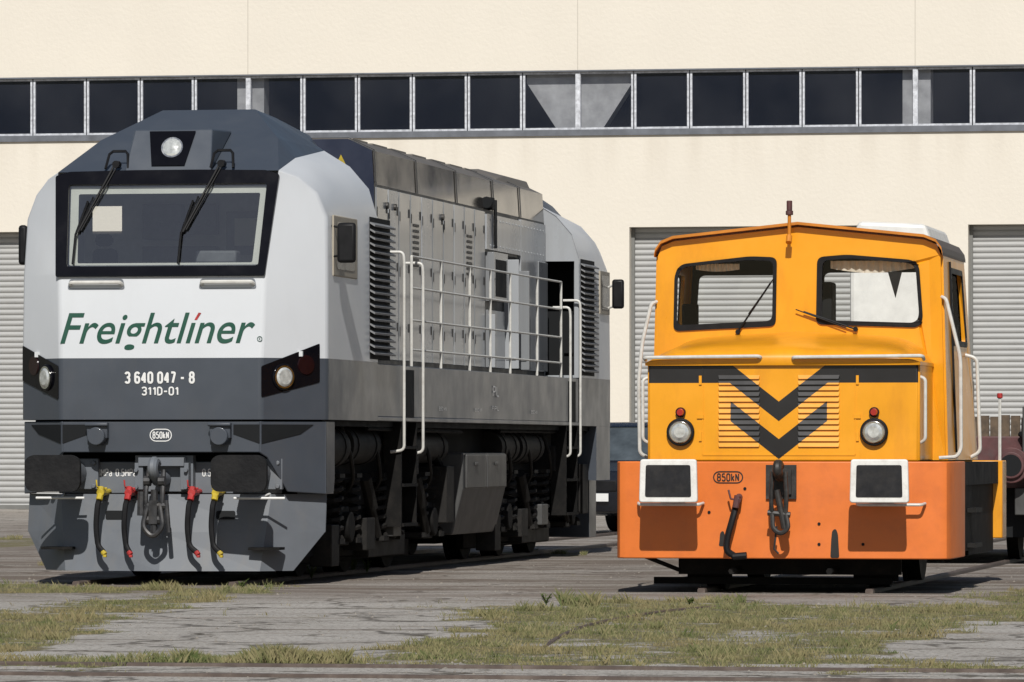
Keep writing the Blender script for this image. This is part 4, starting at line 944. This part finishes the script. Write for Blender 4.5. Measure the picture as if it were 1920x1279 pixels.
# ================================================================== WAGON behind shunter
f=lambda x,y:(SX+x*math.cos(TH)+y*math.sin(TH),SY-x*math.sin(TH)+y*math.cos(TH),0)
wg=empty('maintenance_wagon',f(0,12.6),-TH,'maroon rail maintenance wagon with planks and a white cabin','wagon')
e=MB(); e.box(-1.4,1.4,.3,8,.95,1.38); e.box(-1.4,1.4,.25,.3,.85,1.42); e.make('wagon_frame',wg,M_maroon,bevel=.01,smooth=0)
for x in (-.88,.88):
    e=MB(); e.cyl((x,.3,1.1),(x,-.1,1.1),.13,18); e.cyl((x,-.1,1.1),(x,-.16,1.1),.2,24); e.cyl((x,-.16,1.1),(x,-.2,1.1),.15,24); e.make('buffer',wg,M_maroon,bevel=.01)
    e=MB(); e.cyl((x,-.2,1.1),(x,-.203,1.1),.12,24); e.make('buffer_socket',wg,M_intd)
e=MB()
for i in range(24): 
    x=-1.35+i*.115; h=1.5+random.uniform(.05,.16); e.box(x,x+.1,.3,.36,1.38,h)
e.make('plank_wall',wg,M_wood,smooth=0)
for k in range(5):
    e=MB(); x=.95+.13*k; e.tube([(x,.2,1.45+.04*k%.1),(x+.2,.0,1.3),(x+.22,-.02,.95-.1*(k%3)),(x+.1,.1,.7)],.035,8,smooth=.12); e.make('brake_hose',wg,M_black)
e=MB(); e.box(.9,1.3,.05,.25,.55,.85); e.cyl((1.15,.25,1.5),(1.15,.1,1.5),.09,12); e.box(.98,1.02,.1,.2,1.0,1.75); e.make('equipment_bracket',wg,M_tank,bevel=.01)
e=MB(); e.box(-1.3,1.3,.4,7.5,.3,.95); e.make('wagon_underframe',wg,M_intd)
for yw in (1.6,6.4):
    e=MB()
    for sx in (-1,1): e.cyl((sx*.7,yw,.48),(sx*.83,yw,.48),.45,28); e.box(sx*1.0-.08,sx*1.0+.08,yw-.6,yw+.6,.45,.95)
    e.cyl((-.7,yw,.48),(.7,yw,.48),.07,10); e.make('wheelset',wg,M_under)
e=MB(); e.prism([(-1.4,1.38),(-.40,1.38),(-.42,3.7),(-.50,3.93),(-1.3,3.97),(-1.4,3.7)],lambda a,z,dd:(a,dd,z),3.9,6.2); e.make('white_cabin',wg,mat('white_cabin_paint',(.74,.73,.69),.5),bevel=.05,smooth=0)

# ================================================================== CAR
car=empty('parked_car',(1.95,85.0,0),R(-20),'dark blue estate car parked behind the locomotives','car'); car.scale=(1.02,1.02,1.08)
M_cglass=mat('car_glass',(.075,.09,.10),.1,var=.5,scale=3,coat=.3,spec=.5)  # grey base colour stands in for reflections on the opaque glass
e=MB(); st=[(-2.15,.45,.72,.70),(-2.05,.30,.88,.82),(-1.2,.25,1.0,.88),(-.7,.25,1.04,.9),(1.6,.25,1.06,.9),(2.1,.3,1.02,.84),(2.2,.45,.8,.78)]
vv=[]
for y,zb,zt_,w_ in st: vv+=[(-w_*.95,y,zb),(-w_,y,(zb+zt_)/2),(-w_*.93,y,zt_),(w_*.93,y,zt_),(w_,y,(zb+zt_)/2),(w_*.95,y,zb)]
e.add(vv,[(k*6+i,k*6+(i+1)%6,(k+1)*6+(i+1)%6,(k+1)*6+i) for k in range(6) for i in range(6)]+[tuple(range(6)),tuple(range(36,42))])
e.make('car_body',car,M_carp,bevel=.03)
e=MB()
vv=[(-.83,-1.1,1.0),(.83,-1.1,1.0),(.82,2.05,1.03),(-.82,2.05,1.03),(-.66,-.35,1.50),(.66,-.35,1.50),(.64,1.7,1.52),(-.64,1.7,1.52)]
e.add(vv,[(0,1,5,4),(1,2,6,5),(2,3,7,6),(3,0,4,7)]); e.make('car_cabin_glass',car,M_cglass,bevel=.02)
e=MB()
for a,b in ((0,4),(1,5),(2,6),(3,7)): e.tube([vv[a],vv[b]],.04,6)
for sx in (-1,1): e.tube([(sx*.83,.5,1.02),(sx*.66,.55,1.5)],.03,6)
e.tube([(-.83,-1.1,1.01),(.83,-1.1,1.01)],.02,6); e.make('window_pillar_trim',car,M_carp)
e=MB(); e.add([(-.67,-.38,1.50),(.67,-.38,1.50),(.65,1.75,1.52),(-.65,1.75,1.52),(-.6,-.2,1.56),(.6,-.2,1.56),(.58,1.55,1.58),(-.58,1.55,1.58)],[(0,1,5,4),(1,2,6,5),(2,3,7,6),(3,0,4,7),(4,5,6,7)]); e.make('car_roof',car,M_carp,bevel=.02)
for sx in (-1,1):
    for y in (-1.35,1.35):
        e=MB(); e.cyl((sx*.72,y,.33),(sx*.91,y,.33),.33,24); wh=e.make('wheel',car,M_black,bevel=.02)
        e=MB(); e.cyl((sx*.9,y,.33),(sx*.92,y,.33),.21,20); e.make('wheel_rim',wh,M_plow)
    e=MB(); e.box(sx*.60-.16,sx*.60+.16,-2.16,-2.02,.66,.80); e.make('headlight',car,M_lens,bevel=.03)
    e=MB(); e.box(sx*1.0-.1,sx*1.0+.1,-.95,-.85,1.0,1.14); e.make('wing_mirror',car,M_carp,bevel=.03)
e=MB(); e.box(-.38,.38,-2.17,-2.1,.6,.75); e.make('radiator_grille',car,M_black,bevel=.01)
e=MB(); e.box(-.26,.26,-2.185,-2.172,.46,.57); e.make('number_plate',car,M_wtext)
